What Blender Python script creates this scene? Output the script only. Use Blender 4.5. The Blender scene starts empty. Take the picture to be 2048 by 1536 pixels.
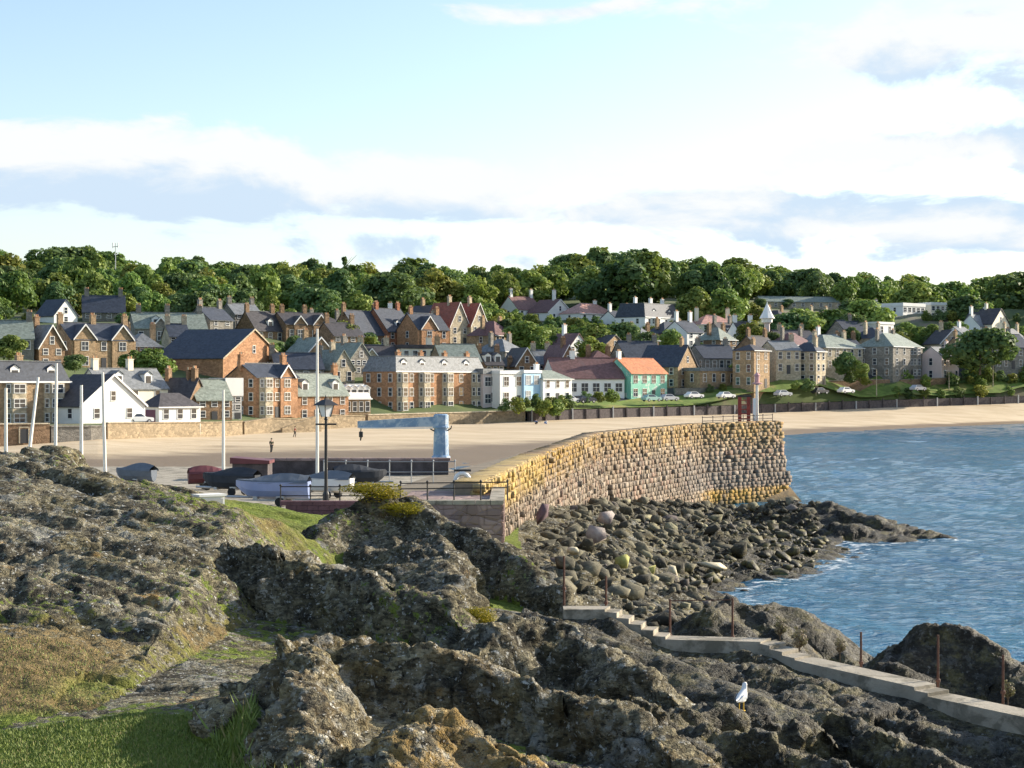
import bpy, math, random
import numpy as np
from mathutils import Matrix, Vector

# ------------------------------------------------------------------ camera, sky, sun, exposure
SC = bpy.context.scene
COL = SC.collection
F, CX, CY, CAMZ = 3500.0, 1024.0, 768.0, 9.0      # focal length and centre in photograph pixels, eye height above the sea
cam_d = bpy.data.cameras.new('camera')
cam_d.sensor_width = 36.0
cam_d.lens = 36.0 * F / 2048.0
cam_d.clip_start = 0.5
cam_d.clip_end = 20000.0
cam = bpy.data.objects.new('camera', cam_d)
COL.objects.link(cam)
cam.location = (0, 0, CAMZ)
cam.rotation_euler = (math.radians(90), 0, 0)
SC.camera = cam

SUN_AZ, SUN_EL = 27.0, 20.0     # degrees: forward of due right, above the horizon
saz, sel = math.radians(SUN_AZ), math.radians(SUN_EL)
SUN = Vector((math.cos(saz) * math.cos(sel), math.sin(saz) * math.cos(sel), math.sin(sel)))
sun_d = bpy.data.lights.new('sun', 'SUN')
sun_d.energy = 5.0
sun_d.angle = math.radians(0.53)
sun_d.color = (1.0, 0.90, 0.74)
sun = bpy.data.objects.new('sun', sun_d)
COL.objects.link(sun)
sun.rotation_euler = SUN.to_track_quat('Z', 'Y').to_euler()

world = bpy.data.worlds.new('World')
SC.world = world
world.use_nodes = True

class NT:
    """small helper to write node trees"""
    def __init__(s, tree):
        s.t = tree; s.n = tree.nodes; s.l = tree.links
    def add(s, typ, **kw):
        nd = s.n.new(typ)
        for k, v in kw.items():
            setattr(nd, k, v)
        return nd
    def put(s, sock, v):
        if v is None: return
        if isinstance(v, bpy.types.NodeSocket): s.l.new(v, sock)
        else:
            if sock.type == 'RGBA' and len(v) == 3: v = (*v, 1.0)
            sock.default_value = v
    def m(s, op, a, b=None, c=None, clamp=False):
        nd = s.add('ShaderNodeMath', operation=op, use_clamp=clamp)
        s.put(nd.inputs[0], a); s.put(nd.inputs[1], b)
        if c is not None: s.put(nd.inputs[2], c)
        return nd.outputs[0]
    def mix(s, f, a, b, mode='MIX'):
        nd = s.add('ShaderNodeMix', data_type='RGBA', blend_type=mode)
        s.put(nd.inputs[0], f); s.put(nd.inputs[6], a); s.put(nd.inputs[7], b)
        return nd.outputs[2]
    def ramp(s, f, lo, hi, a=0.0, b=1.0, smooth=True):
        nd = s.add('ShaderNodeMapRange', interpolation_type='SMOOTHSTEP' if smooth else 'LINEAR')
        s.put(nd.inputs[0], f); s.put(nd.inputs[1], lo); s.put(nd.inputs[2], hi); s.put(nd.inputs[3], a); s.put(nd.inputs[4], b)
        return nd.outputs[0]
    def noise(s, vec, scale, detail=4, rough=0.55, dist=0.0):
        nd = s.add('ShaderNodeTexNoise')
        s.put(nd.inputs['Vector'], vec); nd.inputs['Scale'].default_value = scale
        nd.inputs['Detail'].default_value = detail; nd.inputs['Roughness'].default_value = rough
        nd.inputs['Distortion'].default_value = dist
        return nd.outputs['Fac']
    def voro(s, vec, scale, feature='F1', rand=1.0):
        nd = s.add('ShaderNodeTexVoronoi', feature=feature)
        s.put(nd.inputs['Vector'], vec); nd.inputs['Scale'].default_value = scale
        nd.inputs['Randomness'].default_value = rand
        return nd
    def mapping(s, vec, scale=(1, 1, 1), loc=(0, 0, 0), rot=(0, 0, 0)):
        nd = s.add('ShaderNodeMapping')
        s.put(nd.inputs['Vector'], vec); nd.inputs['Location'].default_value = loc
        nd.inputs['Rotation'].default_value = rot; nd.inputs['Scale'].default_value = scale
        return nd.outputs[0]

def build_sky():
    N = NT(world.node_tree)
    N.n.clear()
    out = N.add('ShaderNodeOutputWorld')
    sky = N.add('ShaderNodeTexSky', sky_type='NISHITA')
    sky.sun_disc = False
    sky.sun_elevation = sel
    sky.sun_rotation = math.radians(90.0 - SUN_AZ)       # measured from +Y towards +X
    sky.altitude = 10; sky.air_density = 1.0; sky.dust_density = 1.0; sky.ozone_density = 1.0
    bg = N.add('ShaderNodeBackground')
    N.put(bg.inputs[0], sky.outputs[0]); bg.inputs[1].default_value = 0.125
    # clouds: a layer in azimuth / elevation with lit tops and bluish undersides, all the way round
    tc = N.add('ShaderNodeTexCoord')
    sx = N.add('ShaderNodeSeparateXYZ'); N.put(sx.inputs[0], tc.outputs['Generated'])
    x, y, z = sx.outputs
    az = N.m('ARCTAN2', x, y)
    el = N.m('ARCSINE', z)
    def density(shift):
        e = N.m('ADD', el, shift)
        cv = N.add('ShaderNodeCombineXYZ')
        # full circle kept seamless by sampling on a cylinder
        N.put(cv.inputs[0], N.m('MULTIPLY', N.m('SINE', az), 5.0))
        N.put(cv.inputs[1], N.m('MULTIPLY', N.m('COSINE', az), 5.0))
        N.put(cv.inputs[2], N.m('MULTIPLY', e, 13.0))
        big = N.noise(cv.outputs[0], 2.3, 6, 0.6, 0.35)
        d = N.m('MULTIPLY', N.m('SUBTRACT', big, 0.52), 3.0)
        # cloud banks seen over the town: (azimuth, elevation, half width, half height, weight)
        for (a, h, wa, wh, k) in BANKS:
            p = N.m('DIVIDE', N.m('SUBTRACT', az, a), wa)
            q = N.m('DIVIDE', N.m('SUBTRACT', e, h), wh)
            r = N.m('ADD', N.m('MULTIPLY', p, p), N.m('MULTIPLY', q, q))
            g = N.m('MULTIPLY', N.m('POWER', 2.718, N.m('MULTIPLY', r, -1.0)), k)
            d = N.m('ADD', d, g)
        return d
    d0 = density(0.0)
    d1 = density(0.026)
    veil = N.ramp(el, 0.02, 0.13, 0.70, 0.0)                  # thin cloud thickening towards the horizon
    cover = N.m('MAXIMUM', N.ramp(d0, -0.08, 0.45), veil)
    under = N.m('MAXIMUM', N.m('MULTIPLY', N.ramp(d1, -0.22, 0.55), N.ramp(d0, -0.05, 0.4, 0.3, 1.0)), N.ramp(el, 0.03, 0.085, 0.45, 0.0))
    ccol = N.mix(under, (0.98, 1.0, 1.0), (0.66, 0.81, 0.97))
    cb = N.add('ShaderNodeBackground'); N.put(cb.inputs[0], ccol); cb.inputs[1].default_value = 0.52
    mx = N.add('ShaderNodeMixShader')
    N.put(mx.inputs[0], N.m('MULTIPLY', cover, N.m('MULTIPLY', N.ramp(el, -0.01, 0.02), N.ramp(el, 0.25, 0.7, 1.0, 0.12))))
    N.l.new(bg.outputs[0], mx.inputs[1]); N.l.new(cb.outputs[0], mx.inputs[2])
    N.l.new(mx.outputs[0], out.inputs[0])

def _ae(px, py): return (math.atan((px - CX) / F), math.atan((CY - py) / F))
BANKS = []
for (px, py, wx, wy, k) in ((120, 345, 460, 100, .85), (520, 365, 260, 85, .7), (900, 365, 190, 65, .6), (1750, 310, 480, 40, .75),
                            (1300, 420, 320, 48, .65), (1850, 450, 340, 66, .8), (1850, 115, 290, 62, .85), (1180, 20, 240, 26, .35),
                            (300, 120, 600, 110, -.9), (1250, 190, 420, 90, -1.0), (850, 190, 300, 80, -.7), (1750, 220, 300, 30, -.5), (1650, 375, 300, 18, -.35), (700, 455, 500, 16, -.3)):
    a, h = _ae(px, py)
    BANKS.append((a, h, wx / F, wy / F, k))
build_sky()

vs = SC.view_settings
vs.view_transform = 'Standard'
vs.look = 'None'
vs.exposure = 0.95
vs.gamma = 1.0
vs.use_curve_mapping = False
SC.cycles.use_adaptive_sampling = True
SC.cycles.adaptive_threshold = 0.02
SC.cycles.max_bounces = 5
SC.cycles.diffuse_bounces = 2
SC.cycles.glossy_bounces = 2
SC.cycles.transmission_bounces = 2
SC.cycles.caustics_reflective = False
SC.cycles.caustics_refractive = False

# ------------------------------------------------------------------ helpers
rng = np.random.default_rng(7)
random.seed(11)

def at(px, py, D):
    """the point at distance D that stands at this pixel of the photograph"""
    return Vector(((px - CX) / F * D, D, CAMZ + (CY - py) / F * D))

def mesh_np(name, V, faces, mat=None, smooth=False, attrs=None):
    """V (n,3); faces: (m,3) or (m,4) array, or a list of such arrays"""
    me = bpy.data.meshes.new(name)
    V = np.asarray(V, dtype=np.float32)
    if not isinstance(faces, list): faces = [faces]
    faces = [np.asarray(f, dtype=np.int32) for f in faces if len(f)]
    loops = np.concatenate([f.ravel() for f in faces]) if faces else np.zeros(0, np.int32)
    tot = np.concatenate([np.full(len(f), f.shape[1], np.int32) for f in faces]) if faces else np.zeros(0, np.int32)
    start = np.concatenate([[0], np.cumsum(tot)[:-1]]).astype(np.int32)
    me.vertices.add(len(V)); me.vertices.foreach_set('co', V.ravel())
    me.loops.add(len(loops)); me.loops.foreach_set('vertex_index', loops)
    me.polygons.add(len(tot)); me.polygons.foreach_set('loop_start', start); me.polygons.foreach_set('loop_total', tot)
    if smooth: me.polygons.foreach_set('use_smooth', np.ones(len(tot), bool))
    for k, a in (attrs or {}).items():
        at_ = me.attributes.new(k, 'FLOAT', 'POINT'); at_.data.foreach_set('value', np.asarray(a, np.float32))
    me.update(calc_edges=True); me.validate()
    if mat: me.materials.append(mat)
    return me

def link(name, me, parent=None, loc=None, rot=None, scale=None):
    o = bpy.data.objects.new(name, me)
    COL.objects.link(o)
    if parent is not None: o.parent = parent
    if loc is not None: o.location = loc
    if rot is not None: o.rotation_euler = rot
    if scale is not None: o.scale = scale
    return o

def tag(o, label, cat, group=None):
    o['label'] = label; o['category'] = cat
    if group: o['group'] = group
    return o

def empty(name, loc=(0, 0, 0), rz=0.0):
    o = bpy.data.objects.new(name, None)
    o.empty_display_size = 0.2
    COL.objects.link(o); o.location = loc; o.rotation_euler = (0, 0, rz)
    return o

def structure(o): o['kind'] = 'structure'; return o
def stuff(o, label=None): o['kind'] = 'stuff'; return o

class MB:
    """collects simple solids and builds them as one mesh"""
    def __init__(s): s.v = []; s.f = []
    def poly(s, pts, faces):
        b = len(s.v); s.v += [tuple(p) for p in pts]; s.f += [tuple(b + i for i in f) for f in faces]; return s
    def box(s, x0, x1, y0, y1, z0, z1):
        return s.poly([(x0, y0, z0), (x1, y0, z0), (x1, y1, z0), (x0, y1, z0), (x0, y0, z1), (x1, y0, z1), (x1, y1, z1), (x0, y1, z1)],
                      [(0, 3, 2, 1), (4, 5, 6, 7), (0, 1, 5, 4), (1, 2, 6, 5), (2, 3, 7, 6), (3, 0, 4, 7)])
    def prism(s, pts, y0, y1):
        """polygon in x,z (counter-clockwise seen from -Y) pushed from y0 to y1"""
        n = len(pts)
        P = [(x, y0, z) for x, z in pts] + [(x, y1, z) for x, z in pts]
        return s.poly(P, [tuple(range(n)), tuple(range(2 * n - 1, n - 1, -1))] + [((i + 1) % n, i, n + i, n + (i + 1) % n) for i in range(n)])
    def tube(s, p0, p1, r0, r1=None, n=8, caps=True):
        r1 = r0 if r1 is None else r1
        a, b = Vector(p0), Vector(p1); d = (b - a).normalized()
        u = d.orthogonal().normalized(); w = d.cross(u)
        P = []
        for c, r in ((a, r0), (b, r1)):
            for k in range(n):
                t = 2 * math.pi * k / n
                P.append(c + u * (r * math.cos(t)) + w * (r * math.sin(t)))
        fs = [(k, (k + 1) % n, n + (k + 1) % n, n + k) for k in range(n)]
        if caps: fs += [tuple(range(n - 1, -1, -1)), tuple(range(n, 2 * n))]
        return s.poly(P, fs)
    def lathe(s, prof, n=12, c=(0, 0, 0)):
        P = []; m = len(prof)
        for r, z in prof:
            for k in range(n):
                t = 2 * math.pi * k / n
                P.append((c[0] + r * math.cos(t), c[1] + r * math.sin(t), c[2] + z))
        fs = []
        for j in range(m - 1):
            for k in range(n):
                fs.append((j * n + k, j * n + (k + 1) % n, (j + 1) * n + (k + 1) % n, (j + 1) * n + k))
        fs += [tuple(range(n - 1, -1, -1)), tuple(range((m - 1) * n, m * n))]
        return s.poly(P, fs)
    def mesh(s, name, mat=None, smooth=False):
        me = bpy.data.meshes.new(name); me.from_pydata(s.v, [], s.f); me.update()
        if smooth:
            for p in me.polygons: p.use_smooth = True
        if mat: me.materials.append(mat)
        return me
    def build(s, name, mat, parent=None, loc=None, rot=None, smooth=False):
        return link(name, s.mesh(name, mat, smooth), parent, loc, rot)

def copy_tree(o, parent=None):
    c = o.copy(); COL.objects.link(c); c.parent = parent
    for ch in o.children: copy_tree(ch, c)
    return c

# ------------------------------------------------------------------ materials
MATS = {}
def material(name, col, rough=0.85, var=0.18, scale=1.0, bump=0.0, bscale=8.0, second=None, sfac=(0.5, 0.65), sscale=0.6, spec=0.3, metal=0.0, objvar=0.0, coord='Object'):
    m = bpy.data.materials.new(name); m.use_nodes = True
    N = NT(m.node_tree); bs = N.n['Principled BSDF']
    tc = N.add('ShaderNodeTexCoord'); vec = tc.outputs[coord]
    if coord == 'World':
        pass
    n1 = N.noise(vec, scale, 5, 0.6)
    f = N.ramp(n1, 0.25, 0.75)
    lo = tuple(max(0, c * (1 - var)) for c in col); hi = tuple(min(1, c * (1 + var)) for c in col)
    c = N.mix(f, lo, hi)
    if second is not None:
        n2 = N.noise(vec, sscale, 5, 0.65, 0.4)
        c = N.mix(N.ramp(n2, sfac[0], sfac[1]), c, second)
    if objvar:
        oi = N.add('ShaderNodeObjectInfo')
        hs = N.add('ShaderNodeHueSaturation')
        N.put(hs.inputs['Color'], c)
        N.put(hs.inputs['Value'], N.ramp(oi.outputs['Random'], 0, 1, 1 - objvar, 1 + objvar, False))
        c = hs.outputs[0]
    N.put(bs.inputs['Base Color'], c)
    bs.inputs['Roughness'].default_value = rough
    bs.inputs['Specular IOR Level'].default_value = spec
    bs.inputs['Metallic'].default_value = metal
    if bump:
        b = N.add('ShaderNodeBump'); b.inputs['Strength'].default_value = bump; b.inputs['Distance'].default_value = 0.05
        N.put(b.inputs['Height'], N.noise(vec, bscale, 6, 0.6)); N.put(bs.inputs['Normal'], b.outputs[0])
    MATS[name] = m
    return m

def stone_mat(name, col, joint=0.8, size=2.2):
    """coursed stone walling too far away to pick its stones apart"""
    m = bpy.data.materials.new(name); m.use_nodes = True
    N = NT(m.node_tree); bs = N.n['Principled BSDF']
    tc = N.add('ShaderNodeTexCoord'); vec = N.mapping(tc.outputs['Object'], (1, 1, 1.7))
    v = N.voro(vec, size)
    sep = N.add('ShaderNodeSeparateColor'); N.put(sep.inputs[0], v.outputs['Color'])
    base = N.mix(sep.outputs[0], tuple(c * 0.72 for c in col), tuple(min(1, c * 1.28) for c in col))
    n = N.noise(tc.outputs['Object'], 0.35, 4, 0.6)
    base = N.mix(N.ramp(n, 0.45, 0.75, 0, 0.5), base, tuple(c * 0.6 for c in col))
    edge = N.voro(vec, size, 'DISTANCE_TO_EDGE')
    base = N.mix(N.ramp(edge.outputs['Distance'], 0.0, 0.06, 0.5, 0.0), base, tuple(c * joint for c in col))
    N.put(bs.inputs['Base Color'], base); bs.inputs['Roughness'].default_value = 0.9
    bs.inputs['Specular IOR Level'].default_value = 0.2
    b = N.add('ShaderNodeBump'); b.inputs['Strength'].default_value = 0.5; b.inputs['Distance'].default_value = 0.06
    N.put(b.inputs['Height'], N.ramp(edge.outputs['Distance'], 0.0, 0.12)); N.put(bs.inputs['Normal'], b.outputs[0])
    MATS[name] = m
    return m

def roof_mat(name, col):
    m = bpy.data.materials.new(name); m.use_nodes = True
    N = NT(m.node_tree); bs = N.n['Principled BSDF']
    tc = N.add('ShaderNodeTexCoord')
    v = N.voro(N.mapping(tc.outputs['Object'], (2.6, 2.6, 3.4)), 1.0)
    sep = N.add('ShaderNodeSeparateColor'); N.put(sep.inputs[0], v.outputs['Color'])
    c = N.mix(sep.outputs[0], tuple(k * 0.75 for k in col), tuple(min(1, k * 1.25) for k in col))
    n = N.noise(tc.outputs['Object'], 0.5, 5, 0.65)
    c = N.mix(N.ramp(n, 0.5, 0.72, 0, 0.55), c, tuple(k * 0.7 + 0.05 for k in col))
    N.put(bs.inputs['Base Color'], c); bs.inputs['Roughness'].default_value = 0.6
    bs.inputs['Specular IOR Level'].default_value = 0.3
    w = N.add('ShaderNodeTexWave', wave_type='BANDS', bands_direction='Z'); N.put(w.inputs[0], tc.outputs['Object'])
    w.inputs['Scale'].default_value = 1.6; w.inputs['Distortion'].default_value = 0.5
    b = N.add('ShaderNodeBump'); b.inputs['Strength'].default_value = 0.35; b.inputs['Distance'].default_value = 0.05
    N.put(b.inputs['Height'], w.outputs[0]); N.put(bs.inputs['Normal'], b.outputs[0])
    MATS[name] = m
    return m

stone_mat('stone_tan', (0.38, 0.265, 0.16)); stone_mat('stone_orange', (0.41, 0.225, 0.125)); stone_mat('stone_grey', (0.25, 0.23, 0.20))
stone_mat('stone_brown', (0.26, 0.17, 0.105)); stone_mat('stone_pale', (0.47, 0.40, 0.29)); stone_mat('stone_red', (0.34, 0.15, 0.09))
stone_mat('seawall', (0.30, 0.235, 0.155), 0.6, 1.7)
stone_mat('quay_stone', (0.30, 0.22, 0.20), 0.7, 1.9)
roof_mat('slate_navy', (0.055, 0.064, 0.085)); roof_mat('slate_dark', (0.07, 0.064, 0.068)); roof_mat('slate_grey', (0.19, 0.20, 0.21))
roof_mat('slate_green', (0.23, 0.26, 0.22)); roof_mat('tile_orange', (0.52, 0.20, 0.09)); roof_mat('tile_red', (0.30, 0.095, 0.06))
roof_mat('tile_pink', (0.50, 0.28, 0.23)); roof_mat('tile_brown', (0.17, 0.09, 0.085))
material('white_paint', (0.80, 0.79, 0.76), 0.7, 0.05, 0.6, second=(0.66, 0.64, 0.58), sfac=(0.6, 0.8))
material('cream_paint', (0.76, 0.70, 0.56), 0.7, 0.06, 0.6)
material('blue_paint', (0.40, 0.60, 0.80), 0.6, 0.06, 0.6)
material('green_paint', (0.20, 0.50, 0.38), 0.6, 0.12, 0.8, second=(0.55, 0.62, 0.55), sfac=(0.55, 0.6))
material('pink_paint', (0.62, 0.52, 0.50), 0.7, 0.06, 0.6)
material('purple_door', (0.16, 0.07, 0.11), 0.5, 0.1, 0.6)
material('dark_door', (0.05, 0.05, 0.055), 0.5, 0.1, 0.6)
material('grey_render', (0.42, 0.42, 0.42), 0.8, 0.1, 0.6)
material('terracotta', (0.48, 0.26, 0.14), 0.8, 0.15, 2.0)
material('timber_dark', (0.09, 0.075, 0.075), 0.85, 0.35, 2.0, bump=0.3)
material('concrete', (0.36, 0.32, 0.255), 0.9, 0.18, 1.2, bump=0.4, bscale=14, second=(0.19, 0.17, 0.13), sfac=(0.48, 0.62), sscale=1.3)
material('asphalt', (0.055, 0.055, 0.058), 0.9, 0.2, 1.0)
material('rust', (0.12, 0.06, 0.042), 0.75, 0.35, 6.0)
material('red_rust', (0.30, 0.055, 0.04), 0.65, 0.3, 5.0)
material('black_iron', (0.018, 0.018, 0.02), 0.45, 0.2, 5.0, spec=0.5)
material('galvanised', (0.42, 0.43, 0.44), 0.45, 0.12, 3.0, metal=0.6)
material('crane_blue', (0.22, 0.33, 0.48), 0.45, 0.12, 2.0, second=(0.46, 0.54, 0.62), sfac=(0.45, 0.6), sscale=1.5)
material('mast_white', (0.80, 0.76, 0.68), 0.4, 0.05, 1.0)
material('hull_blue', (0.24, 0.30, 0.50), 0.35, 0.08, 1.0, spec=0.5)
material('hull_white', (0.76, 0.76, 0.74), 0.35, 0.06, 1.0, spec=0.5)
material('hull_maroon', (0.14, 0.045, 0.05), 0.5, 0.15, 1.0)
material('cover_grey', (0.13, 0.15, 0.18), 0.8, 0.15, 2.5, bump=0.3, bscale=3)
material('cover_blue', (0.20, 0.27, 0.38), 0.8, 0.12, 2.5, bump=0.3, bscale=3)
material('cover_dark', (0.035, 0.04, 0.05), 0.8, 0.2, 2.5)
material('rubber', (0.02, 0.02, 0.02), 0.8, 0.2, 2.0)
def glass_mat(name, col, rough=0.08):
    m = material(name, col, rough, 0.1, 0.3, spec=0.6); return m
glass_mat('glass', (0.035, 0.042, 0.055)); glass_mat('glass_pale', (0.25, 0.30, 0.36))
material('lamp_glass', (0.72, 0.74, 0.76), 0.25, 0.05, 3.0)
M = MATS
# ------------------------------------------------------------------ noise in numpy
def _hash3(ix, iy, iz, seed):
    h = (ix.astype(np.int64) * 73856093) ^ (iy.astype(np.int64) * 19349663) ^ (iz.astype(np.int64) * 83492791) ^ (seed * 2654435761)
    h = (h ^ (h >> 13)) * 1274126177
    h = h ^ (h >> 16)
    return h & 0x7fffffff

def _u(h, k):
    g = (h * (2 * k + 1) * 40503 + k * 97531) & 0x7fffffff
    g = (g ^ (g >> 11)) * 69069 & 0x7fffffff
    return ((g >> 7) & 0xffff).astype(np.float32) / 65535.0

def cells(P, size, seed):
    """nearest random cell of each point: signed height of a tilted facet in [-1,1] and gap to the next cell"""
    Q = (P / size).astype(np.float32)
    I = np.floor(Q).astype(np.int32)
    n = len(Q)
    d1 = np.full(n, 9.0, np.float32); d2 = np.full(n, 9.0, np.float32); val = np.zeros(n, np.float32)
    for ox in (-1, 0, 1):
        for oy in (-1, 0, 1):
            for oz in (-1, 0, 1):
                C = I + np.array([ox, oy, oz], np.int32)
                h = _hash3(C[:, 0], C[:, 1], C[:, 2], seed)
                dx = Q[:, 0] - C[:, 0] - _u(h, 1); dy = Q[:, 1] - C[:, 1] - _u(h, 2); dz = Q[:, 2] - C[:, 2] - _u(h, 3)
                d = dx * dx + dy * dy + dz * dz
                near = d < d1
                v = (_u(h, 4) * 2 - 1) * 0.7 + ((_u(h, 5) - .5) * dx + (_u(h, 6) - .5) * dy + (_u(h, 7) - .5) * dz) * 2.2
                d2 = np.where(near, d1, np.minimum(d2, d)); val = np.where(near, v, val); d1 = np.where(near, d, d1)
    return val, np.sqrt(d2) - np.sqrt(d1)

def vnoise(P, size, seed):
    """smooth value noise, -1..1 (P is n x 2)"""
    Q = P / size; I = np.floor(Q).astype(np.int32); f = Q - I; f = f * f * (3 - 2 * f)
    z = np.zeros(len(Q), np.int32)
    def c(ax, ay): return _u(_hash3(I[:, 0] + ax, I[:, 1] + ay, z, seed), 1)
    a = c(0, 0) * (1 - f[:, 0]) + c(1, 0) * f[:, 0]; b = c(0, 1) * (1 - f[:, 0]) + c(1, 1) * f[:, 0]
    return (a * (1 - f[:, 1]) + b * f[:, 1]) * 2 - 1

def fbm(P, size, seed, octv=4, gain=0.5):
    s = 0; a = 1.0; t = 0
    for k in range(octv):
        s = s + a * vnoise(P, size / 2 ** k, seed + k); t += a; a *= gain
    return s / t

class RBF:
    """height through scattered points"""
    def __init__(s, pts, nug=0.25):
        s.nug = nug
        s.p = np.array([(p[0], p[1]) for p in pts], float); z = np.array([p[2] for p in pts], float)
        n = len(s.p)
        A = np.linalg.norm(s.p[:, None] - s.p[None], axis=2)
        B = np.zeros((n + 1, n + 1)); B[:n, :n] = -A; B[:n, n] = 1; B[n, :n] = 1
        B[:n, :n] += np.eye(n) * s.nug
        s.w = np.linalg.solve(B, np.concatenate([z, [0]]))
    def __call__(s, X, Y):
        X = np.atleast_1d(np.asarray(X, float)); Y = np.atleast_1d(np.asarray(Y, float)); sh = X.shape
        q = np.stack([X.ravel(), Y.ravel()], 1); out = np.empty(len(q))
        for i in range(0, len(q), 40000):
            d = np.linalg.norm(q[i:i + 40000, None] - s.p[None], axis=2)
            out[i:i + 40000] = -d @ s.w[:-1] + s.w[-1]
        return out.reshape(sh)

def grid_faces(nr, nc):
    i = np.arange(nr - 1)[:, None] * nc + np.arange(nc - 1)[None]
    return np.stack([i, i + 1, i + nc + 1, i + nc], -1).reshape(-1, 4)

# ------------------------------------------------------------------ sea
def sea_material():
    m = bpy.data.materials.new('sea_water'); m.use_nodes = True
    N = NT(m.node_tree); bs = N.n['Principled BSDF']
    geo = N.add('ShaderNodeNewGeometry'); pos = geo.outputs['Position']
    n = N.noise(N.mapping(pos, (0.02, 0.045, 0.02)), 1.0, 4, 0.6)
    c = N.mix(N.ramp(n, 0.35, 0.7), (0.012, 0.10, 0.19), (0.025, 0.16, 0.27))
    N.put(bs.inputs['Base Color'], c)
    bs.inputs['Roughness'].default_value = 0.10; bs.inputs['IOR'].default_value = 1.33
    rip = N.noise(N.mapping(pos, (0.9, 1.5, 1.0)), 1.0, 5, 0.62, 0.6)
    b = N.add('ShaderNodeBump'); b.inputs['Strength'].default_value = 1.0; b.inputs['Distance'].default_value = 0.36
    N.put(b.inputs['Height'], rip); N.put(bs.inputs['Normal'], b.outputs[0])
    # breaking water where the sheet meets rock (attribute: closeness to the rocks)
    at_ = N.add('ShaderNodeAttribute', attribute_name='foam')
    fn = N.noise(N.mapping(pos, (1.0, 1.6, 1.0)), 1.3, 6, 0.7, 0.8)
    fm = N.ramp(N.m('ADD', N.m('MULTIPLY', at_.outputs['Fac'], 0.32), fn), 0.80, 0.95)
    sp = N.ramp(N.noise(N.mapping(pos, (0.35, 1.1, 1.0)), 1.0, 6, 0.75, 0.3), 0.76, 0.80, 0, 0.6)
    foam = N.m('MAXIMUM', fm, sp)
    df = N.add('ShaderNodeBsdfDiffuse'); df.inputs[0].default_value = (0.75, 0.80, 0.82, 1)
    mx = N.add('ShaderNodeMixShader'); N.put(mx.inputs[0], foam)
    N.l.new(bs.outputs[0], mx.inputs[1]); N.l.new(df.outputs[0], mx.inputs[2])
    N.l.new(mx.outputs[0], N.n['Material Output'].inputs[0])
    return m

# ------------------------------------------------------------------ beach (between the harbour and the town)
def interp(tab, px, k):
    return np.interp(px, [t[0] for t in tab], [t[k] for t in tab])
WALLFOOT = [(-700, 200, 900), (0, 230, 893), (200, 238, 878), (450, 270, 871), (700, 305, 854), (950, 330, 847), (1050, 338, 843), (1150, 348, 838),
            (1500, 385, 827), (1800, 412, 814), (2048, 432, 806), (2400, 470, 795), (3000, 560, 786)]
WATER = [(-700, 170), (0, 180), (600, 182), (900, 190), (1200, 235), (1600, 318), (2048, 400), (2400, 445), (3000, 540)]
def foot(px):
    D = interp(WALLFOOT, px, 1); y = interp(WALLFOOT, px, 2)
    return (px - CX) / F * D, D, CAMZ + (CY - y) / F * D

def beach_material():
    m = bpy.data.materials.new('beach_sand'); m.use_nodes = True
    N = NT(m.node_tree); bs = N.n['Principled BSDF']
    geo = N.add('ShaderNodeNewGeometry'); pos = geo.outputs['Position']
    n = N.noise(N.mapping(pos, (0.08, 0.16, 1)), 1.0, 6, 0.6)
    c = N.mix(N.ramp(n, 0.3, 0.7), (0.50, 0.395, 0.265), (0.60, 0.49, 0.345))
    n2 = N.noise(N.mapping(pos, (0.03, 0.25, 1)), 1.0, 5, 0.65)
    c = N.mix(N.ramp(n2, 0.56, 0.68, 0, 0.6), c, (0.36, 0.26, 0.16))
    sx = N.add('ShaderNodeSeparateXYZ'); N.put(sx.inputs[0], pos)
    h = N.m('ADD', sx.outputs[2], N.m('MULTIPLY', N.m('SUBTRACT', n, 0.5), 0.5))
    wet = N.ramp(h, 0.25, 0.6, 1.0, 0.0)
    c = N.mix(wet, c, (0.21, 0.155, 0.10))
    N.put(bs.inputs['Base Color'], c)
    N.put(bs.inputs['Roughness'], N.ramp(wet, 0, 1, 0.95, 0.6))
    bs.inputs['Specular IOR Level'].default_value = 0.15
    b = N.add('ShaderNodeBump'); b.inputs['Strength'].default_value = 0.6; b.inputs['Distance'].default_value = 0.12
    N.put(b.inputs['Height'], N.noise(pos, 1.4, 6, 0.65)); N.put(bs.inputs['Normal'], b.outputs[0])
    return m

def build_beach():
    pxs = np.linspace(-700, 3000, 420); t = np.linspace(-0.25, 1.03, 90)
    fx, fy, fz = foot(pxs)
    wd = interp(WATER, pxs, 1)
    D = wd[None] + (fy - wd)[None] * t[:, None]
    X = (pxs[None] - CX) / F * D
    tt = np.clip(t, 0, 1)[:, None]
    Z = fz[None] * (0.30 * tt + 0.70 * tt ** 1.7) + np.minimum(t, 0)[:, None] * 4.0
    P2 = np.stack([X.ravel(), D.ravel()], 1)
    Z = Z.ravel() + fbm(P2, 14.0, 5, 4) * 0.13 * (t[:, None] + np.zeros_like(X) > 0.02).ravel()
    V = np.stack([X.ravel(), D.ravel(), Z], 1)
    o = link('beach', mesh_np('beach', V, grid_faces(len(t), len(pxs)), beach_material(), True))
    structure(o); o['label'] = 'pale sandy beach curving below the sea wall'
build_beach()

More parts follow.
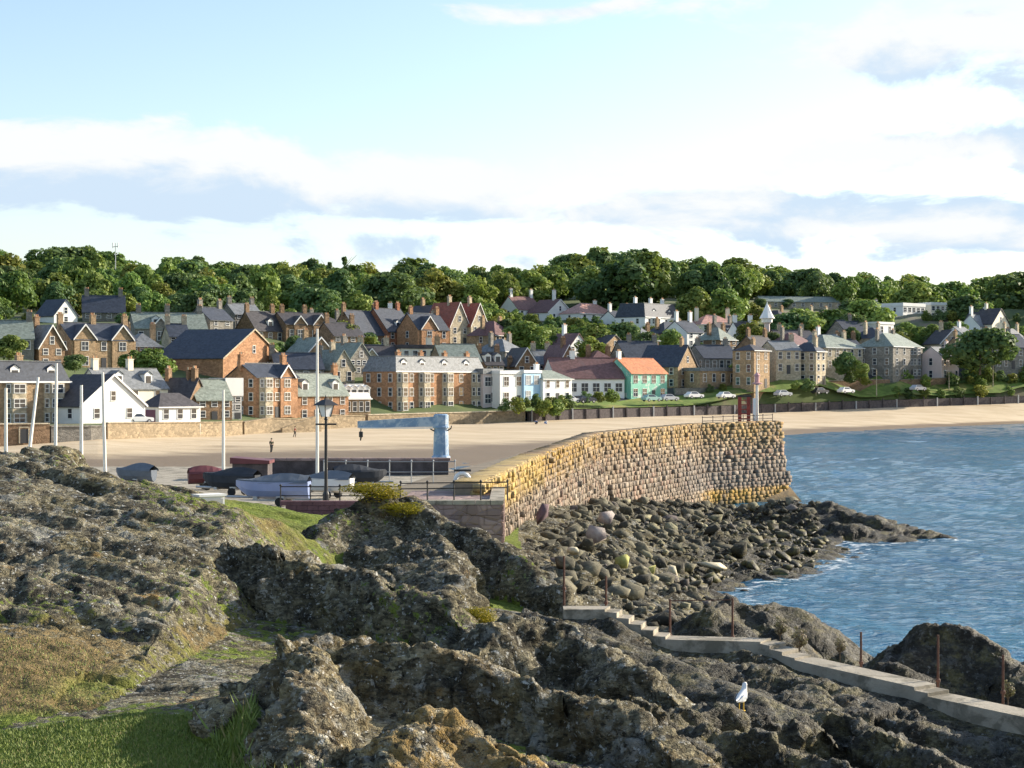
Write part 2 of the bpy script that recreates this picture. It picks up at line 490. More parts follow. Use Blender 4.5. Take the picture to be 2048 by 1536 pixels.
# ------------------------------------------------------------------ town hillside
SKY = [(-600, 520), (-200, 505), (0, 500), (40, 528), (100, 490), (200, 490), (240, 522), (330, 515), (400, 510), (450, 520), (600, 526), (640, 520),
       (700, 525), (780, 540), (840, 515), (900, 536), (1000, 530), (1060, 528), (1100, 512), (1200, 494), (1290, 490), (1330, 508),
       (1400, 515), (1500, 522), (1560, 530), (1650, 534), (1720, 545), (1850, 550), (1880, 566), (1960, 570), (1990, 550), (2048, 536), (2400, 520), (2900, 540)]
def skyline(px): return float(np.interp(px, [a for a, b in SKY], [b for a, b in SKY]))
GC = []            # ground control points: houses add theirs before the sheet is built
def wall_top(px):
    x, y, z = foot(px)
    h = float(np.interp(px, [-700, 0, 200, 450, 700, 950, 1050, 1150, 1500, 2048, 3000], [2.6, 2.9, 2.1, 2.0, 2.0, 2.1, 2.1, 2.2, 2.2, 2.0, 2.0]))
    return float(x), float(y), float(z) + h
for px in range(-700, 3001, 150):
    x, y, z = wall_top(px)
    GC.append((x, y, z - 0.25)); GC.append((x * 1.03, y * 1.03, z - 0.1))
for px in range(-600, 2901, 175):
    for D, hh in ((640, 13.0), (760, 15.0)):
        GC.append(((px - CX) / F * D, D, CAMZ + (CY - skyline(px) - (0 if D < 700 else 10)) / F * D - hh))
    GC.append(((px - CX) / F * 1000, 1000, 38.0)); GC.append(((px - CX) / F * 2500, 2500, 25.0))
    GC.append(((px - CX) / F * 530, 530, CAMZ + (CY - 612) / F * 530))
def ground_material():
    m = bpy.data.materials.new('town_ground'); m.use_nodes = True
    N = NT(m.node_tree); bs = N.n['Principled BSDF']
    geo = N.add('ShaderNodeNewGeometry'); pos = geo.outputs['Position']
    n = N.noise(pos, 0.12, 6, 0.65)
    c = N.mix(N.ramp(n, 0.3, 0.7), (0.045, 0.075, 0.02), (0.10, 0.13, 0.035))
    c = N.mix(N.ramp(N.noise(pos, 0.05, 4, 0.6), 0.52, 0.62), c, (0.17, 0.14, 0.09))
    N.put(bs.inputs['Base Color'], c); bs.inputs['Roughness'].default_value = 0.95
    return m
def build_ground():
    g = RBF(GC, 3.0)
    pxs = np.linspace(-700, 3000, 200); t = np.linspace(0, 1, 130) ** 1.8
    fx, fy, fz = foot(pxs)
    D0 = fy * 1.002
    D = D0[None] + (6000 - D0)[None] * t[:, None]
    X = (pxs[None] - CX) / F * D
    Z = g(X, D)
    wt = np.array([wall_top(p)[2] - 0.25 for p in pxs])
    Z[0] = wt
    Z = np.where(D > 2600, 25.0, Z)
    V = np.stack([X.ravel(), D.ravel(), Z.ravel()], 1)
    o = link('ground', mesh_np('ground', V, grid_faces(len(t), len(pxs)), ground_material(), True))
    structure(o); o['label'] = 'green hillside carrying the town and its gardens'
    return g

# ------------------------------------------------------------------ foreground headland: bedrock crags and turf
PATH = [(1.2, 41.0, 3.76), (2.24, 41.0, 3.76), (3.6, 40.4, 3.15), (5.8, 40.0, 3.15), (6.45, 38.8, 2.92), (8.5, 36.0, 2.80), (8.7, 35.7, 2.66), (10.0, 34.0, 2.60), (12.5, 30.6, 2.5), (15.0, 27.0, 2.4)]
def wpts(lst): return np.array([tuple(at(*p)) for p in lst])
# crest lines: name, label, points (pixel x, y, distance), slope on the near side, slope on the far side, roughness, edge power
RIDGES = [
 ('hillside_crag', 'broad brown-green rocky hillside rising on the left with lichen and turf patches',
  [(-400, 880, 42), (-250, 890, 43), (0, 908, 44), (80, 902, 45), (160, 905, 46), (235, 955, 48), (330, 982, 50), (430, 1000, 51), (560, 1022, 52), (640, 1042, 52)], .20, .55, .30),
 ('gorse_crag', 'dark crag topped with yellow gorse in front of the harbour railing',
  [(590, 1100, 44), (640, 1052, 46), (690, 1010, 47), (760, 998, 48), (830, 1008, 48), (900, 1050, 47), (1000, 1085, 46), (1050, 1115, 45), (1110, 1180, 44), (1150, 1225, 42.5)], 1.8, 1.0, .42),
 ('gorse_crag', None, [(840, 1015, 48), (880, 1075, 45), (890, 1145, 42), (905, 1215, 38.5)], .33, 1.3, .45),
 ('shaded_crag', 'low dark craggy ridge with a deeply shaded face left of centre',
  [(395, 1085, 38), (430, 1072, 38), (480, 1075, 37.5), (560, 1090, 37), (640, 1110, 36.5), (700, 1130, 36), (780, 1155, 35.5), (850, 1190, 35), (920, 1240, 34)], 2.2, .7, .55),
 ('front_crag', 'long grey lichen-covered crag crossing the foreground with grass at its left foot',
  [(460, 1420, 24.5), (520, 1350, 25.5), (600, 1282, 26.5), (660, 1260, 27), (740, 1264, 27), (850, 1288, 27), (950, 1322, 27), (1000, 1336, 26.5), (1100, 1366, 26), (1180, 1394, 26), (1290, 1452, 25), (1340, 1502, 24.5), (1430, 1570, 23.5)], 2.0, .8, .5),
 ('front_crag', None, [(605, 1283, 26.4), (588, 1330, 24.8), (584, 1380, 23.2), (596, 1436, 21.8), (612, 1490, 20.6)], 1.2, 1.6, .45),
 ('ochre_crag', 'ochre and grey lichened boulder crag at the bottom edge',
  [(755, 1530, 20), (810, 1462, 20.5), (870, 1434, 21), (960, 1470, 21), (1050, 1500, 20.5), (1150, 1532, 20), (1260, 1590, 19.5)], 1.5, 1.2, .42),
 ('grass_bank', 'dark grassy bank in the shade at the left foot of the front crag',
  [(505, 1395, 25), (525, 1440, 23.4), (548, 1500, 21.8), (565, 1550, 20.4), (590, 1610, 19), (620, 1680, 17.5)], .8, .5, .15),
 ('small_outcrop', 'small rock poking into the bottom edge beside the shaded turf',
  [(600, 1545, 17.6), (640, 1514, 18), (700, 1510, 18), (755, 1540, 17.8)], .6, .9, .3),
 ('knuckle_crag', 'rounded grey crag below the path landing in the middle of the rocks',
  [(950, 1300, 30.5), (1000, 1242, 32), (1060, 1228, 32.5), (1130, 1238, 32.5), (1180, 1278, 32), (1220, 1332, 31), (1300, 1375, 30)], 2.4, .9, .5),
 ('slab_rock', 'smooth dark slab sloping down below the concrete steps',
  [(1150, 1245, 37.5), (1250, 1285, 36.5), (1330, 1312, 36), (1420, 1350, 35), (1510, 1388, 33.5), (1600, 1420, 33)], .42, .6, .16),
 ('gull_rock', 'dark jagged rock ridge where the white gull stands',
  [(1280, 1392, 29), (1380, 1405, 30), (1480, 1415, 31), (1580, 1432, 31), (1680, 1412, 32), (1760, 1448, 31), (1850, 1505, 30), (1930, 1560, 29)], 2.0, .6, .5),
 ('corner_rock', 'low blocky rocks at the bottom right corner',
  [(1330, 1470, 27), (1400, 1448, 27.5), (1500, 1478, 27.5), (1600, 1505, 27), (1720, 1525, 27)], 1.2, .5, .5),
 ('sea_stack', 'black rock hump standing behind two rusty railing posts',
  [(1388, 1300, 44.5), (1420, 1202, 46), (1470, 1190, 47), (1530, 1218, 47), (1585, 1300, 45)], 1.3, .9, .35),
 ('sea_stack', None, [(1505, 1210, 49.5), (1560, 1200, 50), (1610, 1204, 50), (1660, 1242, 50), (1692, 1300, 49)], 1.1, .9, .3),
 ('seaward_rock', 'large dark rock beyond the path at the right edge',
  [(1795, 1312, 41), (1850, 1248, 42), (1920, 1256, 42), (1980, 1292, 41.5), (2025, 1322, 41), (2110, 1302, 42), (2250, 1290, 43)], 1.1, .8, .32),
 ('rocky_point', 'low black seaweed-covered point running out into the sea past the pier end',
  [(1470, 1030, 112), (1540, 1010, 110), (1600, 1003, 108), (1670, 1006, 107), (1750, 1038, 105), (1830, 1058, 103.5), (1890, 1069, 103)], .26, .5, .5),
]
BASE = []
for p in ((-500, 1500, 26), (-200, 1480, 26), (0, 1470, 25), (200, 1450, 25.5), (400, 1420, 25.5), (300, 1340, 30), (500, 1300, 33), (200, 1530, 23), (500, 1530, 22.6), (700, 1560, 20.5), (0, 1560, 22)):
    BASE.append(tuple(at(*p)))
BASE += [(-4, 16, 4.1), (0, 16, 4.2), (4, 16, 3.9), (8, 18, 3.2), (12, 20, 2.4), (-10, 16, 4.0), (-25, 35, 6.0),
         (-12, 38, 5.2), (-6, 42, 4.3), (-8, 50, 4.3), (-5, 53, 4.2), (-15, 56, 4.3), (-30, 58, 4.3), (-8, 60, 4.0), (-20, 100, 3.0), (-5, 100, 3.0), (-40, 60, 4.2), (-40, 110, 3.0),
         (-2.5, 54, 3.6), (-1.2, 56, 3.3), (0.2, 56, 2.9), (0.5, 50, 3.2), (-1, 47, 3.6), (0, 34, 3.5), (2, 33, 3.1), (0.5, 29, 3.6), (3, 27, 3.1), (4, 36, 2.9), (6, 33, 2.3), (5, 29, 2.4), (7, 29, 2.0), (9, 30, 1.7), (11, 27, 1.6), (13, 24, 1.6),
         (1.3, 62, 3.3), (1.8, 75, 3.0), (2.6, 86, 2.9), (5, 100, 1.9), (6.7, 88, 1.75), (11, 100, 1.0), (13.2, 110, .75), (15.5, 122, .4), (9.0, 115, 1.2), (3.0, 60, 2.4), (3.6, 52, 2.35), (5.8, 64, 1.4), (5, 75, 2.0),
         (7.0, 70, .75), (8.4, 76, .05), (10.9, 80, .0), (14.4, 85, .05), (12, 88, .6), (17.2, 98, .1), (15, 96, .55), (20, 104, -.1), (21.5, 112, -.2), (26, 104, -.5), (24, 122, -1.0), (22, 135, -1.2),
         (12, 72, -.8), (18, 80, -1.0), (24, 92, -1.2), (30, 110, -1.6), (40, 110, -2), (30, 70, -2), (20, 60, -1.6), (8, 58, .55), (11, 56, -.5), (12, 50, .35), (15, 48, -.4), (20, 48, -1.5), (9.5, 47, 1.1), (7, 46, 1.6), (5, 47, 2.0),
         (10.5, 42, 1.3), (12, 40, 1.6), (14, 42, .2), (18, 40, -.6), (24, 44, -1.8), (16, 34, 1.0), (20, 30, .3), (26, 30, -1), (15, 130, -1.0), (5, 128, -1.0), (30, 130, -2.0)]
for k, (x, y, z) in enumerate(PATH): BASE += [(x, y, z - .32), (x - .35, y - 1.0, z - (.06 if k < 6 else .32)), (x - .8, y - 2.4, z - (.2 if k < 6 else .8)), (x + .7, y + 1.2, z - .7)]
BASEF = RBF(BASE)

def ridge_height(X, Y, pts, sn, sf):
    best = np.full(X.shape, -50.0)
    for k in range(len(pts) - 1):
        a, b = pts[k], pts[k + 1]
        dx, dy = b[0] - a[0], b[1] - a[1]; L2 = dx * dx + dy * dy
        t = np.clip(((X - a[0]) * dx + (Y - a[1]) * dy) / L2, 0, 1)
        qx, qy = X - a[0] - t * dx, Y - a[1] - t * dy
        d = np.sqrt(qx * qx + qy * qy)
        far = (dx * (Y - a[1]) - dy * (X - a[0])) > 0
        s = np.where(far, sf, sn)
        z = a[2] + t * (b[2] - a[2]) - s * np.maximum(np.sqrt(d * d + .09) - .3, 0)
        best = np.maximum(best, z)
    return best

def macro_height(X, Y):
    """shape of the headland before its rock detail: height, index of the dominating crest (-1 base), how far a crest stands above the base"""
    H = BASEF(X, Y); base = H.copy(); idx = np.full(X.shape, -1)
    P2 = np.stack([X.ravel(), Y.ravel()], 1)
    wob = (fbm(P2, 3.0, 21, 3) * .35).reshape(X.shape); wob2 = (fbm(P2, 3.4, 31, 3) * .35).reshape(X.shape)
    for i, r in enumerate(RIDGES):
        z = ridge_height(X + wob, Y + wob2, wpts(r[2]), r[3], r[4])
        if i == 0: z = z - np.maximum(X + wob + np.interp(Y, [44, 49], [6.4, 5.2]), 0) * .9      # the hillside ends at the shaded crag
        if i == 0: z = np.minimum(z, np.interp(X + wob, [-40, -11.6, -10.8, -8.7, -5.7, 0], [9.5, 7.4, 6.5, 5.65, 5.0, 4.1]) + np.maximum(45.5 - Y, 0) * .25)
        idx = np.where(z > H, i, idx); H = np.maximum(H, z)
    return H, idx, H - base

def path_clear(X, Y):
    """distance to the centre line of the path and the path's height there"""
    bd = np.full(X.shape, 99.0); bz = np.zeros(X.shape)
    for a, b in zip(PATH[:-1], PATH[1:]):
        dx, dy = b[0] - a[0], b[1] - a[1]; L2 = dx * dx + dy * dy
        t = np.clip(((X - a[0]) * dx + (Y - a[1]) * dy) / L2, 0, 1)
        d = np.hypot(X - a[0] - t * dx, Y - a[1] - t * dy)
        z = a[2] + t * (b[2] - a[2])
        bz = np.where(d < bd, z, bz); bd = np.minimum(bd, d)
    return bd, bz

def rock_material(name='headland_rock'):
    m = bpy.data.materials.new(name); m.use_nodes = True
    N = NT(m.node_tree); bs = N.n['Principled BSDF']
    geo = N.add('ShaderNodeNewGeometry'); pos = geo.outputs['Position']
    sx = N.add('ShaderNodeSeparateXYZ'); N.put(sx.inputs[0], pos)
    sn = N.add('ShaderNodeSeparateXYZ'); N.put(sn.inputs[0], geo.outputs['Normal'])
    turf = N.add('ShaderNodeAttribute', attribute_name='turf').outputs['Fac']
    n1 = N.noise(pos, 1.3, 6, 0.74)
    c = N.mix(N.ramp(n1, 0.38, 0.64), (0.064, 0.057, 0.042), (0.265, 0.235, 0.16))
    n2 = N.noise(pos, 0.45, 3, 0.6, 0.3)
    c = N.mix(N.ramp(n2, 0.48, 0.64, 0, 0.55), c, (0.21, 0.175, 0.085))          # brown-ochre weathering
    bed = N.mapping(N.mapping(pos, rot=(0.0, 0.0, -0.5)), (1.0, 1.5, 2.4), rot=(0, 0.55, 0))
    vb = N.voro(bed, 3.4); sv = N.add('ShaderNodeSeparateColor'); N.put(sv.inputs[0], vb.outputs['Color'])
    c = N.mix(0.55, c, N.mix(sv.outputs[0], (0.30, 0.30, 0.30), (1.35, 1.35, 1.33)), 'MULTIPLY')     # joint blocks differ in tone
    vs_ = N.voro(bed, 9.5); sw = N.add('ShaderNodeSeparateColor'); N.put(sw.inputs[0], vs_.outputs['Color'])
    c = N.mix(0.7, c, N.mix(sw.outputs[0], (0.22, 0.22, 0.22), (1.65, 1.65, 1.6)), 'MULTIPLY')
    n3 = N.noise(pos, 4.2, 4, 0.74)
    c = N.mix(N.ramp(n3, 0.56, 0.64, 0, 0.65), c, (0.42, 0.41, 0.36))    # pale crustose lichen
    n4 = N.noise(N.mapping(pos, loc=(5, 3, 1)), 8.5, 3, 0.7)
    c = N.mix(N.ramp(n4, 0.615, 0.665, 0, 0.85), c, (0.60, 0.60, 0.56))
    n5 = N.noise(N.mapping(pos, loc=(9, 1, 4)), 0.8, 4, 0.7)
    c = N.mix(N.ramp(n5, 0.63, 0.73, 0, 0.7), c, (0.33, 0.19, 0.05))            # orange lichen
    n6 = N.noise(N.mapping(pos, loc=(2, 7, 3)), 1.1, 5, 0.7, 0.5)
    c = N.mix(N.ramp(n6, 0.55, 0.63, 0, 0.55), c, (0.34, 0.34, 0.31))            # grey lichen crusts
    oc = N.add('ShaderNodeAttribute', attribute_name='ochre').outputs['Fac']
    c = N.mix(N.m('MULTIPLY', oc, N.ramp(N.noise(N.mapping(pos, loc=(1, 1, 8)), 1.7, 5, 0.72), 0.44, 0.56, 0, 0.8)), c, (0.40, 0.25, 0.065))
    crev = N.noise(bed, 4.6, 4, 0.74)
    c = N.mix(N.ramp(crev, 0.37, 0.44, 0.9, 0.0), c, (0.028, 0.025, 0.02))     # darker in the cracks
    # seaweed and wet rock near the sea, plus shade painted by the mask
    hz = N.m('ADD', sx.outputs[2], N.m('MULTIPLY', N.m('SUBTRACT', n2, 0.5), 1.2))
    wet = N.ramp(hz, 0.35, 1.5, 0.85, 0.0)
    wet = N.m('MAXIMUM', wet, N.add('ShaderNodeAttribute', attribute_name='weed_shade').outputs['Fac'])
    weed_shade = N.mix(N.ramp(n1, 0.5, 0.62), (0.022, 0.02, 0.016), (0.10, 0.085, 0.025))
    c = N.mix(wet, c, weed_shade)
    # turf
    gn = N.noise(pos, 3.2, 5, 0.75); gl = n2
    g = N.mix(N.ramp(gn, 0.3, 0.7), (0.085, 0.12, 0.016), (0.21, 0.26, 0.045))
    dry = N.mix(N.ramp(gn, 0.3, 0.7), (0.14, 0.10, 0.045), (0.27, 0.20, 0.09))
    dryf = N.add('ShaderNodeAttribute', attribute_name='dry').outputs['Fac']
    g = N.mix(N.ramp(N.m('ADD', gl, dryf), 0.75, 1.15), g, dry)
    tf = N.ramp(N.m('ADD', turf, N.m('MULTIPLY', N.m('SUBTRACT', n3, 0.5), 1.7)), 0.44, 0.58)
    c = N.mix(tf, c, g)
    N.put(bs.inputs['Base Color'], c)
    N.put(bs.inputs['Roughness'], N.ramp(wet, 0, 1, 0.93, 0.5))
    bs.inputs['Specular IOR Level'].default_value = 0.2
    b = N.add('ShaderNodeBump'); b.inputs['Strength'].default_value = 1.0; b.inputs['Distance'].default_value = 0.09
    h = N.m('ADD', N.noise(pos, 12.0, 3, 0.75), N.m('ADD', N.m('MULTIPLY', N.m('ADD', sv.outputs[1], sw.outputs[1]), .6), N.m('MULTIPLY', crev, 1.4)))
    N.put(b.inputs['Height'], h); N.put(bs.inputs['Normal'], b.outputs[0])
    MATS[name] = m
    return m

TER = {}
def build_headland():
    nr, nc = 900, 560
    ys = 15.5 * (132 / 15.5) ** np.linspace(0, 1, nr); u = np.linspace(-0.42, 0.44, nc)
    Y = np.repeat(ys[:, None], nc, 1); X = u[None] * Y
    H, idx, rise = macro_height(X, Y)
    bd, bz = path_clear(X, Y)
    P2 = np.stack([X.ravel(), Y.ravel()], 1)
    # keep the strip of the path free
    k = np.clip((bd - .34) / .3, 0, 1)
    H = np.where(bd < .7, np.minimum(H, bz - .10 + .8 * k), H)
    # harbour ground is covered by the quay
    rough = np.full(X.shape, .10)
    for i, r in enumerate(RIDGES): rough = np.where(idx == i, r[5], rough)
    shore = (X > .5) & (Y > 44) & (idx < 0); rough = np.where(shore, .5, rough)
    low = (X > .2) & (Y <= 44) & (idx < 0); rough = np.where(low, .42, rough)
    turf = np.zeros(X.shape)
    lawn = (idx < 0) & (X < 1.0) & (Y < 36)
    yy0 = CY + (CAMZ - H) / Y * F; pp0 = CX + X / Y * F
    ln = fbm(P2, 1.6, 83, 4).reshape(X.shape)
    turf = np.where(lawn, np.clip(.30 + .45 * ln + np.clip((-2.9 - X) / 1.2, 0, .6) * np.clip((27.3 - Y) / 2, 0, 1), 0, 1), turf)
    hill = idx == 0
    hn = fbm(P2, 5.0, 77, 4).reshape(X.shape)
    yy = CY + (CAMZ - H) / Y * F
    turf = np.where(hill, np.clip(.47 + .65 * hn + np.clip((yy - 1240) / 180, -.04, .35), 0, 1), turf)
    turf = np.where(((idx == 1) | (idx == 3)), np.clip(.16 + .5 * hn, 0, .5), turf)
    turf = np.where((idx < 0) & (Y > 42) & (X < .3), .75, turf)
    for i, r in enumerate(RIDGES):
        if r[0] == 'grass_bank': turf = np.where(idx == i, 1.0, turf)
    turf = np.where((Y > 46) & (Y < 56) & (X > -8.6) & (X < -5.4) & (idx <= 0), 1.0, turf)       # green hollow by the white cabinet
    dry = np.where(hill, .27 + .35 * hn + .36 * np.clip((yy - 1180) / 80, 0, 1) - np.clip((yy - 1420) / 60, 0, 1) * .7, 0) + np.where(lawn, .15 * hn + .25 - np.clip((27 - Y) / 3, 0, 1) * .35, 0)
    weed_shade = np.where(np.isin(idx, [i for i, q in enumerate(RIDGES) if q[0] in ('sea_stack', 'seaward_rock', 'rocky_point')]), .72, 0.0) + np.where(np.isin(idx, [i for i, q in enumerate(RIDGES) if q[0] in ('slab_rock', 'gull_rock', 'corner_rock')]), .6, 0.0)  # seaweed and painted-in shade on sea rocks, slab, gull and corner rocks
    weed_shade = np.where(low, .55, weed_shade)  # shade painted into the low rock beside the path
    ochre = np.where(np.isin(idx, [i for i, q in enumerate(RIDGES) if q[0] in ('ochre_crag', 'small_outcrop')]), .6, 0.0) + np.where(np.isin(idx, [i for i, q in enumerate(RIDGES) if q[0] == 'front_crag']), .15, 0.0)
    rough = rough * (1 - np.where(hill, .55, .9) * np.clip((turf - .45) / .3, 0, 1)) 
    # normals of the smooth shape
    P = np.stack([X, Y, H], -1)
    du = np.gradient(P, axis=1); dv = np.gradient(P, axis=0)
    Nn = np.cross(du, dv); Nn /= np.linalg.norm(Nn, axis=-1, keepdims=True)
    Pf = P.reshape(-1, 3); Nf = Nn.reshape(-1, 3)
    ca, sa = math.cos(.55), math.sin(.55)                     # beds dip to the right
    Rb = np.array([[ca, 0, -sa], [0, 1, 0], [sa, 0, ca]])
    cb, sb = math.cos(.5), math.sin(.5)
    Rz = np.array([[cb, sb, 0], [-sb, cb, 0], [0, 0, 1]])
    B = (Pf @ Rz.T @ Rb.T) * np.array([.62, 1.0, 1.5])
    v1, e1 = cells(B, 1.9, 3); v2, e2 = cells(B, .72, 4); v3, e3 = cells(B, .27, 5)
    rf = rough.ravel()
    near = np.clip(1.3 - Y.ravel() / 90, .25, 1)
    v4, e4 = cells(Pf, .115, 6)
    # beds: steep towards the camera, dipping gently away, broken by cross joints
    w1 = fbm(P2, 5.0, 61, 3) * .9; w2 = fbm(P2, 2.0, 65, 3) * .35
    q = Pf[:, 0] * .40 + Pf[:, 1] * .92 + Pf[:, 2] * .3; q2 = Pf[:, 0] * .80 - Pf[:, 1] * .60
    def saw(t, k=.16): f = t - np.floor(t); return np.where(f < k, f / k, (1 - f) / (1 - k)) - .5
    ribs = saw((q + w1) / 2.3) * .85 + saw((q * 1.04 + w2 + 7) / .85) * .40 + saw((q + w2 * .6 + 3) / .33) * .16 * near + saw((q2 + w1 + w2) / 2.9, .25) * .55
    disp = ribs * (.75 + .5 * fbm(P2, 4.0, 71, 2)) + v1 * .55 + v2 * .24 + v3 * .14 * near + v4 * .09 * near - .25 - .30 * np.exp(-(e1 / .07) ** 2) - .14 * np.exp(-(e2 / .08) ** 2) - .06 * np.exp(-(e3 / .1) ** 2) * near
    disp = disp * rf * .62
    disp += fbm(P2, 1.2, 55, 4) * .05
    clear = np.clip((bd.ravel() - .28) / .4, 0, 1)
    disp *= clear
    Q = Pf + Nf * disp[:, None]
    faces = grid_faces(nr, nc)
    mat = rock_material()
    # cut the sheet into its crags
    fi = idx.ravel()[faces]
    fid = np.where(fi[:, 0] >= 0, fi[:, 0], -1)
    names = [r[0] for r in RIDGES]
    made = {}
    groups = {}
    for i, nm in enumerate(names): groups.setdefault(nm, []).append(i)
    def sub(name, mask):
        f = faces[mask]
        used = np.unique(f); remap = np.full(len(Q), -1, np.int32); remap[used] = np.arange(len(used))
        me = mesh_np(name, Q[used], remap[f], mat, name == 'headland', {'turf': turf.ravel()[used], 'dry': dry.ravel()[used], 'weed_shade': weed_shade.ravel()[used], 'ochre': ochre.ravel()[used]})
        return link(name, me)
    o = sub('headland', fid == -1); structure(o); o['label'] = 'turf and bare rock of the headland between the crags'
    for nm, ids in groups.items():
        mask = np.isin(fid, ids)
        if not mask.any(): continue
        o = sub(nm, mask)
        lab = [RIDGES[i][1] for i in ids if RIDGES[i][1]][0]
        tag(o, lab, 'bank' if nm == 'grass_bank' else 'rock')
    TER['weed_shade'] = weed_shade; TER['Q'] = Q.reshape(nr, nc, 3); TER['turf'] = turf; TER['idx'] = idx; TER['N'] = Nn; TER['ys'] = ys; TER['u'] = u; TER['dry'] = dry
build_headland()

def terrain_z(x, y):
    """height of the finished headland surface near (x, y)"""
    i = int(np.clip(np.searchsorted(TER['ys'], y), 0, len(TER['ys']) - 1)); j = int(np.clip(np.searchsorted(TER['u'], x / y), 0, len(TER['u']) - 1))
    return float(TER['Q'][i, j, 2])

def build_sea():
    ys = np.concatenate([40 * (620 / 40) ** np.linspace(0, 1, 640), 620 * (9000 / 620) ** np.linspace(0.02, 1, 60)])
    u = np.linspace(-.75, .75, 460)
    Y = np.repeat(ys[:, None], len(u), 1); X = u[None] * Y
    Z = np.zeros_like(X)
    r = random.Random(5)
    amp = np.clip(1.15 - Y / 700, 0, 1)
    P2 = np.stack([X.ravel(), Y.ravel()], 1)
    env = .75 + .5 * fbm(P2, 30, 91, 2).reshape(X.shape)
    for k in range(16):
        L = r.uniform(1.6, 11.0); th = math.radians(r.gauss(205, 30)); ph = r.uniform(0, 6.28)
        a = .0105 * L ** .85
        s = np.sin((X * math.cos(th) + Y * math.sin(th)) * 2 * math.pi / L + ph)
        Z += a * (1 - 2 * np.abs(s) ** .8 * .9) * .9 * np.clip(L / (Y * .0045 + .3), 0, 1)
    Z = Z * env * amp * .75
    H, idx, rise = macro_height(X, np.minimum(Y, 135))
    foam = np.where((Y < 130) & (Y > 38), np.clip(1 - np.abs(H + .12) / .75, 0, 1) * (H > -.9), 0)
    V = np.stack([X.ravel(), Y.ravel(), Z.ravel()], 1)
    o = link('sea', mesh_np('sea', V, grid_faces(len(ys), len(u)), sea_material(), True, {'foam': foam.ravel()}))
    structure(o); o['label'] = 'rippled blue sea in the bay'
build_sea()
# ------------------------------------------------------------------ pier: core, parapet stones, plinth
PIER = [(at(962, 968, 63), 3.2), (at(1080, 912, 86), 3.0), (at(1200, 868, 112), 1.3), (at(1400, 849, 131), .1), (at(1562, 843, 138), -.6)]
def pier_stone_material():
    m = bpy.data.materials.new('pier_stone'); m.use_nodes = True
    N = NT(m.node_tree); bs = N.n['Principled BSDF']
    geo = N.add('ShaderNodeNewGeometry'); pos = geo.outputs['Position']
    sx = N.add('ShaderNodeSeparateXYZ'); N.put(sx.inputs[0], pos)
    oi = N.add('ShaderNodeObjectInfo')
    rn = N.add('ShaderNodeAttribute', attribute_name='rnd').outputs['Fac']
    r = N.m('FRACT', N.m('ADD', rn, oi.outputs['Random']))
    pale = N.ramp(r, 0.55, 1.0, 0, 1, False)
    c = N.mix(r, (0.17, 0.14, 0.115), (0.36, 0.285, 0.21))
    c = N.mix(N.m('MULTIPLY', N.ramp(N.m('FRACT', N.m('MULTIPLY', r, 7.3)), 0.8, 0.86), 0.7), c, (0.48, 0.40, 0.32))
    c = N.mix(N.m('MULTIPLY', N.ramp(N.m('FRACT', N.m('MULTIPLY', r, 5.1)), 0.78, 0.84), 0.6), c, (0.31, 0.19, 0.14))
    n = N.noise(pos, 3.0, 5, 0.7)
    c = N.mix(N.ramp(n, 0.35, 0.65, 0.35, 0.0), c, (0.07, 0.06, 0.05))
    # ochre lichen: thick along the top, on the near end and on the low apron at the head
    y = sx.outputs[1]; z = sx.outputs[2]
    lic = N.noise(pos, 0.8, 5, 0.68, 0.4)
    topz = N.ramp(N.m('ADD', z, N.m('MULTIPLY', N.m('SUBTRACT', lic, 0.5), 3.0)), 3.7, 5.4)
    nearf = N.m('MULTIPLY', N.ramp(y, 84, 112, 1.0, 0.6), topz)
    apron = N.m('MULTIPLY', N.ramp(y, 126, 131), N.ramp(z, 0.9, 1.3, 1.0, 0.0))
    root_ = N.m('MULTIPLY', N.ramp(y, 85, 87, 1.0, 0.0), N.ramp(N.m('ADD', z, lic), 4.3, 5.2))
    lf = N.m('MULTIPLY', N.m('MAXIMUM', N.m('MAXIMUM', nearf, root_), apron), N.ramp(N.m('ADD', n, N.m('MULTIPLY', r, 0.25)), 0.44, 0.62, 0.15, 0.95))
    sn = N.add('ShaderNodeSeparateXYZ'); N.put(sn.inputs[0], geo.outputs['Normal'])
    lf = N.m('MULTIPLY', lf, N.ramp(sn.outputs[2], .5, .9, 1.0, .35))
    c = N.mix(lf, c, N.mix(n, (0.26, 0.15, 0.03), (0.48, 0.31, 0.075)))
    c = N.mix(N.m('MULTIPLY', root_, 0.5), c, (0.58, 0.43, 0.17))
    stain = N.noise(N.mapping(pos, (1.0, 1.0, 0.16)), 0.9, 5, 0.68)
    c = N.mix(N.ramp(stain, 0.50, 0.66, 0, 0.65), c, (0.105, 0.09, 0.072))
    c = N.mix(N.ramp(N.noise(pos, 0.22, 4, 0.6), 0.5, 0.66, 0, 0.5), c, (0.20, 0.15, 0.10))
    grey = N.m('MULTIPLY', N.ramp(y, 118, 128), N.m('MULTIPLY', N.ramp(z, 2.6, 3.6, 0.55, 0.0), N.ramp(z, 1.0, 1.4)))
    c = N.mix(grey, c, (0.15, 0.135, 0.125))
    wet = N.ramp(z, -0.2, 0.7, 0.85, 0.0)
    c = N.mix(wet, c, (0.05, 0.048, 0.03))
    N.put(bs.inputs['Base Color'], c); bs.inputs['Roughness'].default_value = 0.92; bs.inputs['Specular IOR Level'].default_value = 0.2
    b = N.add('ShaderNodeBump'); b.inputs['Strength'].default_value = 0.8; b.inputs['Distance'].default_value = 0.05
    N.put(b.inputs['Height'], N.noise(pos, 6.0, 4, 0.7)); N.put(bs.inputs['Normal'], b.outputs[0])
    MATS['pier_stone'] = m
    return m
pier_stone_material()
material('mortar', (0.20, 0.165, 0.12), 0.95, 0.3, 1.5)

